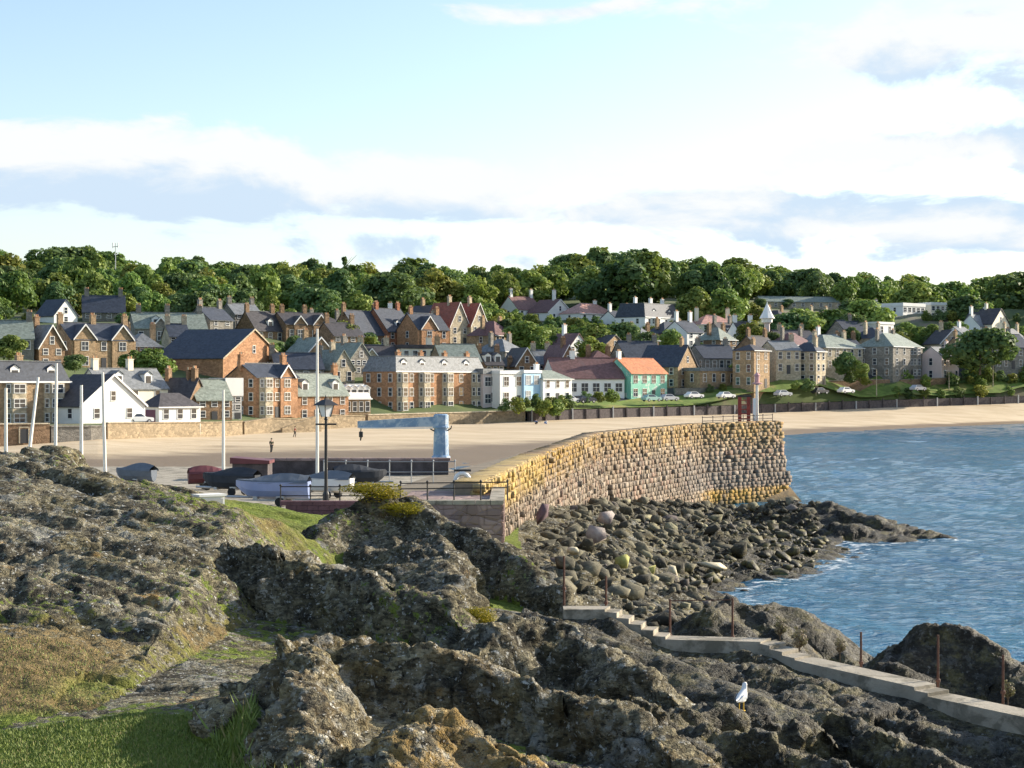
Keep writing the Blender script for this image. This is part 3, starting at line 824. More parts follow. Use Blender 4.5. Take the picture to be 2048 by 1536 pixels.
def chunk(seed, jit=.09):
    """rough stone: a unit block with knocked corners (26 corner, edge and face points)"""
    r = random.Random(seed)
    V = []; idx = {}
    for i in (-1, 0, 1):
        for j in (-1, 0, 1):
            for k in (-1, 0, 1):
                if (i, j, k) == (0, 0, 0): continue
                s = {1: 1.01, 2: 1.0, 3: .97}[abs(i) + abs(j) + abs(k)]
                idx[(i, j, k)] = len(V)
                V.append([i * .5 * s + r.uniform(-jit, jit) * .5, j * .5 * s + r.uniform(-jit, jit) * .5, k * .5 * s + r.uniform(-jit, jit) * .5])
    Fs = []
    for ax in range(3):
        for sgn in (-1, 1):
            o = [a for a in range(3) if a != ax]
            for p in (-1, 0):
                for q in (-1, 0):
                    quad = []
                    for (a, b) in ((p, q), (p + 1, q), (p + 1, q + 1), (p, q + 1)):
                        t = [0, 0, 0]; t[ax] = sgn; t[o[0]] = a; t[o[1]] = b
                        quad.append(idx[tuple(t)])
                    flip = (sgn > 0) == (ax == 1)
                    Fs.append(quad[::-1] if flip else quad)
    return np.array(V, np.float32), np.array(Fs, np.int32)
CHUNKS = [chunk(100 + k) for k in range(10)]

def build_pier():
    root = empty('pier', tuple(PIER[0][0]))
    base = Vector(PIER[0][0])
    tag(root, 'curved rubble stone harbour pier with ochre lichen running out into the bay', 'pier')
    top = [p for p, z in PIER]
    inner = []
    nrm = []
    for k in range(len(top)):
        a = top[max(0, k - 1)]; b = top[min(len(top) - 1, k + 1)]
        d = Vector((b.x - a.x, b.y - a.y, 0)).normalized(); n = Vector((d.y, -d.x, 0)); nrm.append(n)
    # core with battered outer face, parapet 1 m thick, walkway behind it, inner harbour face
    mb = MB(); prof = []
    for k, (p, zf) in enumerate(PIER):
        n = nrm[k]; zb = zf - 1.2; bat = .13 * (p.z - zb)
        q = p - base
        wk = 4.45 - base.z
        zb0 = zb - base.z
        prof.append([q + n * bat + Vector((0, 0, zb0 - q.z)), q + n * 0.0, q - n * .95, q - n * .95 + Vector((0, 0, wk - q.z)), q - n * 5.5 + Vector((0, 0, wk - q.z - .02)), q - n * 5.8 + Vector((0, 0, -2 - base.z - q.z))])
    m = len(prof[0])
    P = [v for s in prof for v in s]; fs = []
    for k in range(len(prof) - 1):
        for j in range(m - 1):
            fs.append((k * m + j, (k + 1) * m + j, (k + 1) * m + j + 1, k * m + j + 1))
    fs.append(tuple(range(m))); fs.append(tuple((len(prof) - 1) * m + j for j in range(m - 1, -1, -1)))
    mb.poly(P, fs)
    mb.build('core', M['mortar'], root)
    # stones: rows along the face
    r = random.Random(3)
    meshes = []
    for k, (V, Fs) in enumerate(CHUNKS): meshes.append(mesh_np('stone', V, Fs, M['pier_stone']))
    stones = []
    seglen = [(top[k + 1] - top[k]).length for k in range(len(top) - 1)]
    cum = np.concatenate([[0], np.cumsum(seglen)])
    def on(s):
        k = int(np.clip(np.searchsorted(cum, s) - 1, 0, len(seglen) - 1)); t = (s - cum[k]) / seglen[k]
        p = top[k].lerp(top[k + 1], t); zf = PIER[k][1] * (1 - t) + PIER[k + 1][1] * t
        d = (top[k + 1] - top[k]); d.z = 0; d.normalize()
        return p, zf, d, Vector((d.y, -d.x, 0)), k
    L = cum[-1]
    depth = 0.0
    row = 0
    while depth < 6.6:
        h = r.uniform(.22, .36); s = r.uniform(-.3, 0)
        while s < L:
            p, zf, d, n, k = on(max(0, min(L, s)))
            w = r.uniform(.26, .5) if k == 0 else r.uniform(.28, .8)
            p, zf, d, n, k = on(max(0, min(L, s + w / 2)))
            z = p.z - depth - h / 2 + r.gauss(0, .012)
            if z > zf - .5 and s + w * .5 < L:
                plinth = k >= 2 and z < 2.6 - .12 * (s - cum[2]) / 10
                out = r.uniform(-.02, .06) if not plinth else r.uniform(.27, .30)
                if r.random() < .05 and not plinth: out += r.uniform(.05, .14)
                c = p + n * (.13 * (p.z - z) + out - .19) + Vector((0, 0, z - p.z))
                stones.append((c, w * r.uniform(.94, .985), r.uniform(.42, .55), h * (.97 if plinth else r.uniform(.90, 1.0)), math.atan2(d.y, d.x) + r.gauss(0, .03), 0 if plinth else r.gauss(0, .06), plinth))
            s += w
        depth += h; row += 1
    # head of the pier: stones on the end face and copes along the top
    copes = []
    s = 0.2
    while s < L - .3:
        w = r.uniform(.8, 1.4); p, zf, d, n, k = on(s + w / 2)
        copes.append((p - n * .52 + Vector((0, 0, .0)), w * .985, 1.0, .16 + r.uniform(0, .02), math.atan2(d.y, d.x), r.gauss(0, .01), False)); s += w
    allst = [(st, 'stone') for st in stones] + [(st, 'coping_stone') for st in copes]
    view = [(st[1] * st[3] / st[0].y ** 2, i) for i, (st, nm) in enumerate(allst)]
    view.sort(reverse=True)
    keep = set(i for _, i in view[:290])
    V_, F_, R_ = [], [], []; nv = 0
    for i, (st, nm) in enumerate(allst):
        c, w, dp, h, a, tilt, pl = st
        kk = r.randrange(len(CHUNKS))
        if i in keep:
            o = link(nm, meshes[kk], root, c - base, (0, tilt, a), (w, dp, h))
        else:
            V, Fs = CHUNKS[kk]
            Q = V * np.array([w, dp, h]); ca, sa = math.cos(a), math.sin(a)
            Q = np.stack([Q[:, 0] * ca - Q[:, 1] * sa, Q[:, 0] * sa + Q[:, 1] * ca, Q[:, 2]], 1) + np.array(c - base)
            V_.append(Q); F_.append(Fs + nv); nv += len(V); R_.append(np.full(len(V), r.random()))
    o = link('rubble_facing', mesh_np('rubble_facing', np.concatenate(V_), np.concatenate(F_), M['pier_stone'], False, {'rnd': np.concatenate(R_)}), root)
    stuff(o)
    # seaward apron at the foot of the head
    a0, a1 = Vector(at(1420, 1000, 133)), Vector(at(1600, 1000, 136))
    a0.z, a1.z = 1.25, .95
    ap = MB(); d = (a1 - a0).normalized(); n = Vector((d.y, -d.x, 0)).normalized()
    p = [a0 - n * 1.5, a1 - n * 1.5, a1 + n * 1.0 + Vector((0, 0, -1.5)), a0 + n * 1.0 + Vector((0, 0, -1.5))]
    p += [q + Vector((0, 0, -1.2)) for q in p]
    ap.poly([q - base for q in p], [(0, 3, 2, 1), (0, 1, 5, 4), (1, 2, 6, 5), (2, 3, 7, 6), (3, 0, 4, 7), (4, 5, 6, 7)]).build('apron', M['pier_stone'], root)
    return root
build_pier()

# harbour ground behind the crags
def build_quay():
    mb = MB()
    mb.poly([(-70, 54.5, 4.42), (-2.6, 54.5, 4.42), (-1.2, 60, 4.42), (-2.4, 90, 4.42), (-4, 97, 4.42), (-70, 97, 4.42), (-70, 54.5, -1), (-2.6, 54.5, -1), (-1.2, 60, -1), (-2.4, 90, -1), (-4, 97, -1), (-70, 97, -1)],
            [(0, 1, 2, 3, 4, 5), (0, 6, 7, 1), (1, 7, 8, 2), (2, 8, 9, 3), (3, 9, 10, 4), (4, 10, 11, 5), (5, 11, 6, 0)])
    o = mb.build('quay', M['concrete']); structure(o); o['label'] = 'concrete quay where the boats stand ashore'
    # square masonry block at the root of the pier
    root = empty('harbour_wall', (-1.35, 58, 0))
    tag(root, 'purple-brown masonry wall block below the harbour railing', 'wall')
    b = MB(); b.box(-2.4, 1.03, 0, 7.6, 0, 5.0); b.build('block', M['quay_stone'], root)
    z = 0; r = random.Random(9)
    x = -2.42
    while x < .95:
        w = min(r.uniform(.5, .8), 1.07 - x)
        b = MB(); b.box(x + .01, x + w - .01, -.05, .5, 5.003, 5.14); b.build('coping_stone', M['concrete'], root); x += w
    y = .52
    while y < 7.4:
        w = r.uniform(.6, 1.0)
        b = MB(); b.box(.6, 1.08, y + .01, y + w - .01, 5.003, 5.14); b.build('coping_stone', M['concrete'], root); y += w
    # face blocks of the lit return and of the shaded face
    for face in (0, 1):
        z = 3.0
        while z < 4.95:
            h = min(r.uniform(.3, .42), 4.99 - z); t = -2.4 if face == 0 else .05
            end = 1.0 if face == 0 else 7.5
            while t < end - .1:
                w = min(r.uniform(.5, .95), end - t)
                b = MB(); pr = r.uniform(.025, .06)
                if face == 0: b.box(t + .012, t + w - .012, -pr, .1, z + .012, z + h - .012)
                else: b.box(.95, 1.03 + pr, t + .012, t + w - .012, z + .012, z + h - .012)
                b.build('stone', M['quay_stone'], root); t += w
            z += h
    # low wall behind the boat park, its shade painted as a dark colour
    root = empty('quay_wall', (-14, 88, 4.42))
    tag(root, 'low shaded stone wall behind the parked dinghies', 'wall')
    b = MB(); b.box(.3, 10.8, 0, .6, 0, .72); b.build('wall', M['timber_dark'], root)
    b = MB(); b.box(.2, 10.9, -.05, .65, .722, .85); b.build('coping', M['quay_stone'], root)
    # maroon brick wall by the lamp
    root = empty('brick_wall', tuple(at(632, 1060, 57.5)))
    tag(root, 'low maroon brick wall left of the gorse crag', 'wall')
    material('maroon_brick', (0.17, 0.085, 0.095), 0.9, 0.25, 3.0, bump=.4)
    for rr in range(6):
        x = -1.0 - (rr % 2) * .18
        while x < 1.5:
            MB().box(x, x + .35, 0, .3, rr * .16, rr * .16 + .148).build('block', M['maroon_brick'], root); x += .36
build_quay()

def railing(name, label, pts, h, nposts, mat, rails=(1.0, .55), rp=.028, rr=.02):
    """posts and rails between two points"""
    a, b = Vector(pts[0]), Vector(pts[1])
    root = empty(name, tuple(a)); tag(root, label, 'railing')
    d = b - a
    pm = MB().tube((0, 0, 0), (0, 0, h), rp, rp * .9, 6).lathe([(rp * 1.5, h), (rp * 1.7, h + .03), (0.01, h + .07)], 6).mesh('post', mat)
    for k in range(nposts):
        link('post', pm, root, d * (k / (nposts - 1)))
    for f in rails:
        MB().tube((0, 0, h * f - .02), tuple(d + Vector((0, 0, h * f - .02))), rr, None, 6).build('rail', mat, root)
    return root
railing('iron_railing', 'black iron railing along the top of the masonry wall block', [(-3.7, 58.15, 5.1), (-.15, 58.15, 5.14)], .62, 5, M['black_iron'], (1.0, .7))
railing('iron_railing', 'black iron railing between the lamp post and the wall block', [(-8.0, 60.5, 4.42), (-3.9, 60.5, 4.42)], 1.05, 5, M['black_iron'], (1.0, .7, .4))
railing('white_railing', 'pale painted railing in front of the low quay wall below the blue crane', [(-8.6, 80, 4.42), (-2.6, 80, 4.42)], 1.05, 7, M['galvanised'], (1.0, .55))
railing('pier_head_railing', 'dark railing on the far end of the pier', [tuple(at(1405, 849, 133)), tuple(Vector(at(1545, 843, 139)))], .55, 8, M['timber_dark'], (1.0, .5), .03, .025)

def build_lamp():
    p = at(652, 1015, 60); p.z = 4.42
    root = empty('street_lamp', tuple(p)); tag(root, 'black Victorian street lamp with a white glass lantern on the harbour', 'street lamp')
    H = (1010 - 795) / F * 60 + .2; H = 4.12
    MB().lathe([(.16, 0), (.16, .25), (.12, .3), (.11, .8), (.075, .9), (.06, 1.2), (.05, H - .78), (.075, H - .75), (.05, H - .70), (.045, H - .62)], 10).build('post', M['black_iron'], root, smooth=False)
    MB().tube((-.36, 0, H - .92), (.36, 0, H - .92), .03).lathe([(.05, H - .95), (.05, H - .89)], 8).build('ladder_bar', M['black_iron'], root)
    lan = MB().lathe([(.15, H - .66), (.27, H - .26)], 4).build('lantern', M['lamp_glass'], root)
    fr = MB()
    for k in range(4):
        t = math.pi / 2 * k
        fr.tube((.155 * math.cos(t), .155 * math.sin(t), H - .67), (.275 * math.cos(t), .275 * math.sin(t), H - .25), .016, None, 5)
    fr.build('lantern_frame', M['black_iron'], lan)
    cap = MB().lathe([(.46, H - .27), (.40, H - .235), (.14, H - .08), (.07, H - .07), (.07, H - .02)], 4).build('lantern_cap', M['black_iron'], root)
    MB().lathe([(.02, H - .02), (.035, H + .02), (.012, H + .08), (.004, H + .12)], 8).build('finial', M['black_iron'], cap)
build_lamp()

def build_crane():
    p = at(882, 925, 103); p.z = 4.45
    root = empty('harbour_crane', tuple(p)); tag(root, 'light blue harbour crane with a long horizontal jib over the sand', 'crane')
    H = 2.72
    MB().box(-1.1, .35, -.6, .6, 0, .18).build('plinth', M['white_paint'], root)
    MB().lathe([(.56, .18), (.54, .3), (.46, .36), (.43, 1.5), (.40, 1.98)], 14).build('post', M['crane_blue'], root)
    MB().lathe([(.48, 1.96), (.48, 2.06), (.44, 2.08), (.44, H), (.34, H + .06)], 14).build('slewing_head', M['crane_blue'], root)
    c = MB().tube((-.62, -.1, 1.90), (-.25, -.1, 1.72), .04).tube((.25, -.1, 1.72), (.6, -.1, 1.95), .04).tube((.6, -.1, 1.95), (.62, -.12, 2.1), .03); c.build('winch_handle', M['black_iron'], root)
    j = MB().poly([(-4.9, -.14, 1.98), (.1, -.2, 2.04), (.1, .2, 2.04), (-4.9, .14, 1.98), (-4.9, -.14, 2.36), (.1, -.2, 2.66), (.1, .2, 2.66), (-4.9, .14, 2.36)],
                  [(0, 3, 2, 1), (4, 5, 6, 7), (0, 1, 5, 4), (1, 2, 6, 5), (2, 3, 7, 6), (3, 0, 4, 7)]).build('jib', M['crane_blue'], root)
    MB().box(-4.8, .05, -.2, .2, 1.93, 1.99).build('jib_flange', M['white_paint'], j)
    hk = MB().tube((-4.7, 0, 2.0), (-4.72, 0, 1.75), .03).box(-4.82, -4.60, -.1, .1, 1.42, 1.75).tube((-4.71, 0, 1.42), (-4.74, 0, 1.22), .05, .04).build('hook_block', M['black_iron'], root)
build_crane()

def build_boats():
    def hull_mesh(L, B, Hh, name, mat):
        V, Fs = [], []; ns, nr_ = 13, 7
        for i in range(ns):
            t = i / (ns - 1)
            w = B / 2 * (math.sin(min(1, (t + .18) / .62) * math.pi / 2) if t < .45 else max(.0, 1 - ((t - .45) / .55) ** 2.2) ** .8)
            keel = Hh * (.02 + .75 * max(0, (t - .72) / .28) ** 2); sheer = Hh * (1 + .12 * (t - .4) ** 2 * 2)
            for j in range(nr_):
                a = j / (nr_ - 1) * 2 - 1; s = abs(a)
                V.append((t * L - L / 2, math.copysign(w * (1 - (1 - s) ** 2.4), a) if s > 0 else 0, keel + (sheer - keel) * s ** 1.7))
        for i in range(ns - 1):
            for j in range(nr_ - 1):
                a = i * nr_ + j; Fs.append((a, a + 1, a + nr_ + 1, a + nr_))
        Fs.append(tuple(range(nr_ - 1, -1, -1)))
        return MB().poly(V, Fs).mesh(name, mat, False)
    def boat(px, D, L, rz, hull, cover, label, mast=None, lean=0.0, cat='boat', z0=.24):
        p = at(px, 990, D); p.z = 4.42
        root = empty('sailing_dinghy' if mast else 'dinghy', tuple(p), rz)
        tag(root, label, cat, 'boats standing ashore on the quay')
        L = L * .62; B, Hh = L * .40, L * .23
        link('hull', hull_mesh(L, B, Hh, 'hull', M[hull]), root, (0, 0, z0))
        cv = MB()
        P = []; ns = 9
        for i in range(ns):
            t = i / (ns - 1); w = B / 2 * (.72 + .28 * math.sin(t * 2.2) if t < .5 else max(.02, 1 - ((t - .45) / .55) ** 2.2) ** .8) * 1.02
            x = t * L * .98 - L / 2; zt = Hh * (1.0 + .1 * (t - .4) ** 2)
            P += [(x, -w, zt - .06), (x, -w * .8, zt + .05), (x, 0, zt + .26 * math.sin(math.pi * min(1, t + .18)) + .05), (x, w * .8, zt + .05), (x, w, zt - .06)]
        fs = [(i * 5 + j, (i + 1) * 5 + j, (i + 1) * 5 + j + 1, i * 5 + j + 1) for i in range(ns - 1) for j in range(4)]
        cv.poly(P, fs).build('cover', M[cover], root, (0, 0, z0 + .02))
        tr = MB().tube((-L * .3, 0, .28), (L * .62, 0, .32), .05).box(-L * .2, -L * .1, -B * .45, B * .45, .24, .38).box(L * .18, L * .24, -B * .25, B * .25, .24, z0 + .12).build('trolley', M['galvanised'], root)
        for sy in (-1, 1):
            MB().tube((-L * .15, sy * B * .46, .17), (-L * .15, sy * B * .46 + sy * .1, .17), .17, None, 12).build('wheel', M['rubber'], root)
        if mast:
            MB().tube((L * .12, 0, z0 + .2), (L * .12 + lean * mast, 0, z0 + mast), .075, .05, 8).build('mast', M['mast_white'], root)
    boat(545, 66, 4.6, math.radians(172), 'hull_blue', 'cover_grey', 'lilac blue hulled dinghy under a pale cover beside the lamp post')
    boat(648, 70, 4.0, math.radians(160), 'hull_white', 'cover_grey', 'white dinghy with the tallest mast right behind the lamp post', 6.55)
    boat(460, 72, 4.2, math.radians(158), 'cover_dark', 'cover_dark', 'dark dinghy with a white mast left of the lilac blue dinghy', 4.1)
    boat(205, 62, 4.0, math.radians(80), 'cover_grey', 'cover_grey', 'dinghy with a slightly leaning mast in front of the white gabled house', 4.75, -.06)
    boat(160, 63, 4.0, math.radians(95), 'hull_white', 'cover_grey', 'dinghy with a thin mast left of the white gabled house', 4.3)
    boat(104, 64, 4.2, math.radians(85), 'hull_white', 'cover_blue', 'dinghy with a tall mast in front of the garden wall at the left', 5.1, .03)
    boat(8, 60, 4.2, math.radians(95), 'hull_white', 'cover_blue', 'dinghy whose mast stands at the left edge', 4.2)
    boat(40, 66, 4.2, math.radians(75), 'hull_white', 'cover_grey', 'dinghy with a strongly leaning mast near the left edge', 4.6, .22)
    boat(270, 78, 3.6, math.radians(150), 'cover_grey', 'cover_grey', 'grey covered dinghy parked behind the hillside crest')
    boat(425, 76, 3.4, math.radians(20), 'hull_maroon', 'hull_maroon', 'maroon dinghy at the right end of the hillside crest')
    boat(720, 76, 3.8, math.radians(15), 'cover_dark', 'cover_dark', 'dark covered dinghy behind the gorse crag')
    # boat shed with a maroon roof
    p = at(500, 960, 84); p.z = 4.42
    root = empty('boat_shed', tuple(p)); tag(root, 'dark low boat shed with a maroon roof at the back of the quay', 'shed')
    MB().box(-.85, .85, 0, 1.6, 0, .75).build('wall', M['timber_dark'], root)
    MB().prism([(-.95, .752), (.95, .752), (.95, .9), (-.95, 1.05)], -.1, 1.7).build('roof', M['hull_maroon'], root)
    p = at(925, 985, 66); p.z = 4.42
    root = empty('lifebuoy_stand', tuple(p)); tag(root, 'white lifebuoy stand behind the wall block railing', 'lifebuoy stand')
    MB().tube((0, 0, 0), (0, 0, .9), .05).build('post', M['galvanised'], root)
    t = MB(); R_, r_ = .26, .085; n1, n2 = 14, 6
    P = [((R_ + r_ * math.cos(b)) * math.cos(a), r_ * math.sin(b), (R_ + r_ * math.cos(b)) * math.sin(a)) for a in np.linspace(0, 2 * math.pi, n1, False) for b in np.linspace(0, 2 * math.pi, n2, False)]
    t.poly(P, [(i * n2 + j, i * n2 + (j + 1) % n2, ((i + 1) % n1) * n2 + (j + 1) % n2, ((i + 1) % n1) * n2 + j) for i in range(n1) for j in range(n2)]).build('lifebuoy', M['white_paint'], root, (0, -.12, .95), smooth=True)
    MB().box(-.32, .32, -.06, .1, 1.28, 1.36).build('hood', M['black_iron'], root)
    # white cabinet among the rocks
    x, y = at(425, 1030, 47).x, 47.0
    z = max(at(425, 1040, 47).z, terrain_z(x, y) + .18)
    root = empty('white_cabinet', (x, y, z), math.radians(35)); tag(root, 'small white painted cabinet set into the hillside', 'cabinet')
    MB().box(-.36, .36, 0, .42, -.3, .30).build('box', M['white_paint'], root)
    MB().box(-.40, .40, -.04, .46, .303, .36).build('lid', M['white_paint'], root)
    MB().box(-.30, .30, -.015, -.003, -.2, .24).build('door', M['grey_render'], root)
build_boats()

def pier_head_things():
    p = at(1490, 836, 137.5); 
    p.z = at(1490, 846, 137).z
    root = empty('steel_gantry', tuple(p)); tag(root, 'rust red steel ladder frame on the pier head', 'gantry')
    h = (838 - 786) / F * 137
    for x in (-.42, .28):
        MB().box(x - .13, x + .13, -.12, .12, 0, h).build('post', M['red_rust'], root)
    for k in range(5): MB().box(-.30, .16, -.05, .05, .3 + k * .36, .38 + k * .36).build('rung', M['red_rust'], root)
    MB().box(-.62, .5, -.1, .1, h, h + .14).build('crossbar', M['black_iron'], root)
    MB().box(.62, .82, -.1, .1, .1, h - .1).build('white_post', M['white_paint'], root)
    p = at(1514, 836, 139); p.z = at(1514, 846, 138).z
    root = empty('beacon_mast', tuple(p)); tag(root, 'slender white beacon mast on the pier head with a pink lantern', 'mast')
    MB().tube((0, 0, 0), (0, 0, 3.0), .14, .10, 8).build('pole', M['mast_white'], root)
    lz = 3.0
    material('pink_lantern', (0.60, 0.33, 0.33), .5, .1, 2)
    MB().lathe([(.10, lz), (.42, lz + .1), (.42, lz + .16), (.2, lz + .2), (.2, lz + .7), (.28, lz + .75), (.04, lz + 1.0)], 10).build('lantern', M['pink_lantern'], root)
    MB().lathe([(.05, lz + 1.0), (.03, lz + 2.2)], 6).build('spike', M['mast_white'], root)
pier_head_things()

# ------------------------------------------------------------------ concrete path with steps and rusty posts
def build_path():
    root = empty('path', PATH[0]); structure(root); root['label'] = 'pale concrete footpath with steps winding along the rocks'
    b0 = Vector(PATH[0])
    W = .33
    pts = [Vector(p) for p in PATH]
    def side(k):
        a = pts[max(0, k - 1)]; b = pts[min(len(pts) - 1, k + 1)]
        d = Vector((b.x - a.x, b.y - a.y, 0)).normalized(); return Vector((-d.y, d.x, 0))
    def slab(name, k0, k1, zdrop=.9, trim=0.0):
        a, b = pts[k0], pts[k1]; s0, s1 = side(k0), side(k1)
        P = [a - s0 * W, b - s1 * W, b + s1 * W, a + s0 * W]
        P = [p - b0 for p in P] + [p - b0 + Vector((0, 0, -zdrop)) for p in P]
        MB().poly(P, [(0, 1, 2, 3), (7, 6, 5, 4), (0, 4, 5, 1), (1, 5, 6, 2), (2, 6, 7, 3), (3, 7, 4, 0)]).build(name, M['concrete'], root)
    slab('slab', 0, 1); slab('slab', 2, 3); slab('slab', 4, 5); slab('slab', 6, 7); slab('slab', 7, 8); slab('slab', 8, 9)
    def flight(k0, k1, n):
        a, b = pts[k0], pts[k1]; s = (side(k0) + side(k1)).normalized()
        for i in range(n):
            p, q = a.lerp(b, i / n), a.lerp(b, (i + 1) / n)
            z = a.z + (b.z - a.z) * (i + .5) / n
            P = [p - s * W, q - s * W, q + s * W, p + s * W]
            P = [Vector((v.x, v.y, z)) - b0 for v in P] + [Vector((v.x, v.y, z - 1.0)) - b0 for v in P]
            MB().poly(P, [(0, 1, 2, 3), (7, 6, 5, 4), (0, 4, 5, 1), (1, 5, 6, 2), (2, 6, 7, 3), (3, 7, 4, 0)]).build('step', M['concrete'], root)
    flight(1, 2, 5); flight(3, 4, 3); flight(5, 6, 1)
    # posts on the seaward side
    spots = [(1128, 1112, 1178, 42.2, 'upper landing end'), (1212, 1152, 1206, 41.8, 'top of the first steps'), (1340, 1198, 1272, 41.2, 'left end of the middle landing'), (1465, 1196, 1275, 40.9, 'right end of the middle landing'),
             (1722, 1264, 1326, 38.2, 'lower path behind the dry shrubs'), (1876, 1270, 1362, 36.6, 'front of the large seaward rock'), (2006, 1310, 1385, 35.4, 'right edge of the lower path')]
    prev = None
    for i, (px, y0, y1, D, where) in enumerate(spots):
        p = at(px, y1, D); top = at(px, y0, D)
        h = top.z - p.z
        root2 = empty('railing_post', tuple(p)); tag(root2, 'rusty railing post at the ' + where, 'post', 'rusty posts along the path')
        MB().tube((0, 0, -.5), (0, 0, h), .028, .024, 8).build('post', M['rust'], root2)
        MB().lathe([(.05, -.02), (.05, .03), (.035, .05)], 8).build('collar', M['rust'], root2)
        if i == 3 and prev is not None:
            MB().tube(tuple(Vector(prev) - p), (0, 0, h - .04), .012, None, 6).build('rail', M['rust'], root2)
        prev = top - Vector((0, 0, .04))
build_path()

# ------------------------------------------------------------------ boulders
def boulder_material():
    m = bpy.data.materials.new('boulder'); m.use_nodes = True
    N = NT(m.node_tree); bs = N.n['Principled BSDF']
    geo = N.add('ShaderNodeNewGeometry'); pos = geo.outputs['Position']
    sx = N.add('ShaderNodeSeparateXYZ'); N.put(sx.inputs[0], pos)
    oi = N.add('ShaderNodeObjectInfo')
    rn = N.add('ShaderNodeAttribute', attribute_name='rnd').outputs['Fac']
    r = N.m('FRACT', N.m('ADD', rn, oi.outputs['Random']))
    n = N.noise(pos, 2.2, 5, 0.7)
    c = N.mix(r, (0.042, 0.04, 0.032), (0.185, 0.168, 0.115))
    c = N.mix(N.m('MULTIPLY', N.ramp(N.m('FRACT', N.m('MULTIPLY', r, 9.7)), 0.86, 0.9), .7), c, (0.36, 0.33, 0.20))
    c = N.mix(N.m('MULTIPLY', N.ramp(N.m('FRACT', N.m('MULTIPLY', r, 6.1)), 0.92, 0.95), .5), c, (0.24, 0.20, 0.20))
    c = N.mix(N.ramp(n, 0.35, 0.62, 0.6, 0.0), c, (0.05, 0.045, 0.035))
    c = N.mix(N.ramp(N.noise(pos, 5.0, 4, .7), 0.58, 0.66, 0, 0.45), c, (0.42, 0.40, 0.28))
    wet = N.ramp(N.m('ADD', sx.outputs[2], N.m('MULTIPLY', n, 1.0)), 0.8, 2.0, 0.85, 0.0)
    c = N.mix(wet, c, N.mix(N.ramp(n, .45, .6), (0.03, 0.026, 0.018), (0.13, 0.11, 0.03)))
    N.put(bs.inputs['Base Color'], c); N.put(bs.inputs['Roughness'], N.ramp(wet, 0, 1, .92, .5)); bs.inputs['Specular IOR Level'].default_value = 0.2
    b = N.add('ShaderNodeBump'); b.inputs['Strength'].default_value = 0.8; b.inputs['Distance'].default_value = 0.05
    N.put(b.inputs['Height'], N.noise(pos, 8.0, 4, 0.7)); N.put(bs.inputs['Normal'], b.outputs[0])
    MATS['boulder'] = m
boulder_material()
def boulder_shape(seed):
    """angular boulder: the hull of a few random points"""
    import bmesh
    r = random.Random(seed); bm = bmesh.new()
    for k in range(13):
        v = Vector((r.gauss(0, 1), r.gauss(0, 1), r.gauss(0, 1))).normalized()
        m = max(abs(v.x), abs(v.y), abs(v.z)); v = v * (.45 + .55 / m * .62) * r.uniform(.78, 1.12)
        bm.verts.new(v * .62)
    bmesh.ops.convex_hull(bm, input=bm.verts)
    loose = [v for v in bm.verts if not v.link_faces]
    bmesh.ops.delete(bm, geom=loose, context='VERTS')
    bmesh.ops.recalc_face_normals(bm, faces=bm.faces)
    bm.verts.index_update()
    V = np.array([tuple(v.co) for v in bm.verts], np.float32); Fs = np.array([[v.index for v in f.verts] for f in bm.faces if len(f.verts) == 3], np.int32)
    bm.free()
    return V, Fs
BOULD = [boulder_shape(40 + k) for k in range(12)]
BMESH = [mesh_np('boulder', V, Fs, MATS['boulder']) for V, Fs in BOULD]

def inside(px, py, poly):
    c = False; n = len(poly)
    for i in range(n):
        x0, y0 = poly[i]; x1, y1 = poly[(i + 1) % n]
        if (y0 > py) != (y1 > py) and px < (x1 - x0) * (py - y0) / (y1 - y0) + x0: c = not c
    return c

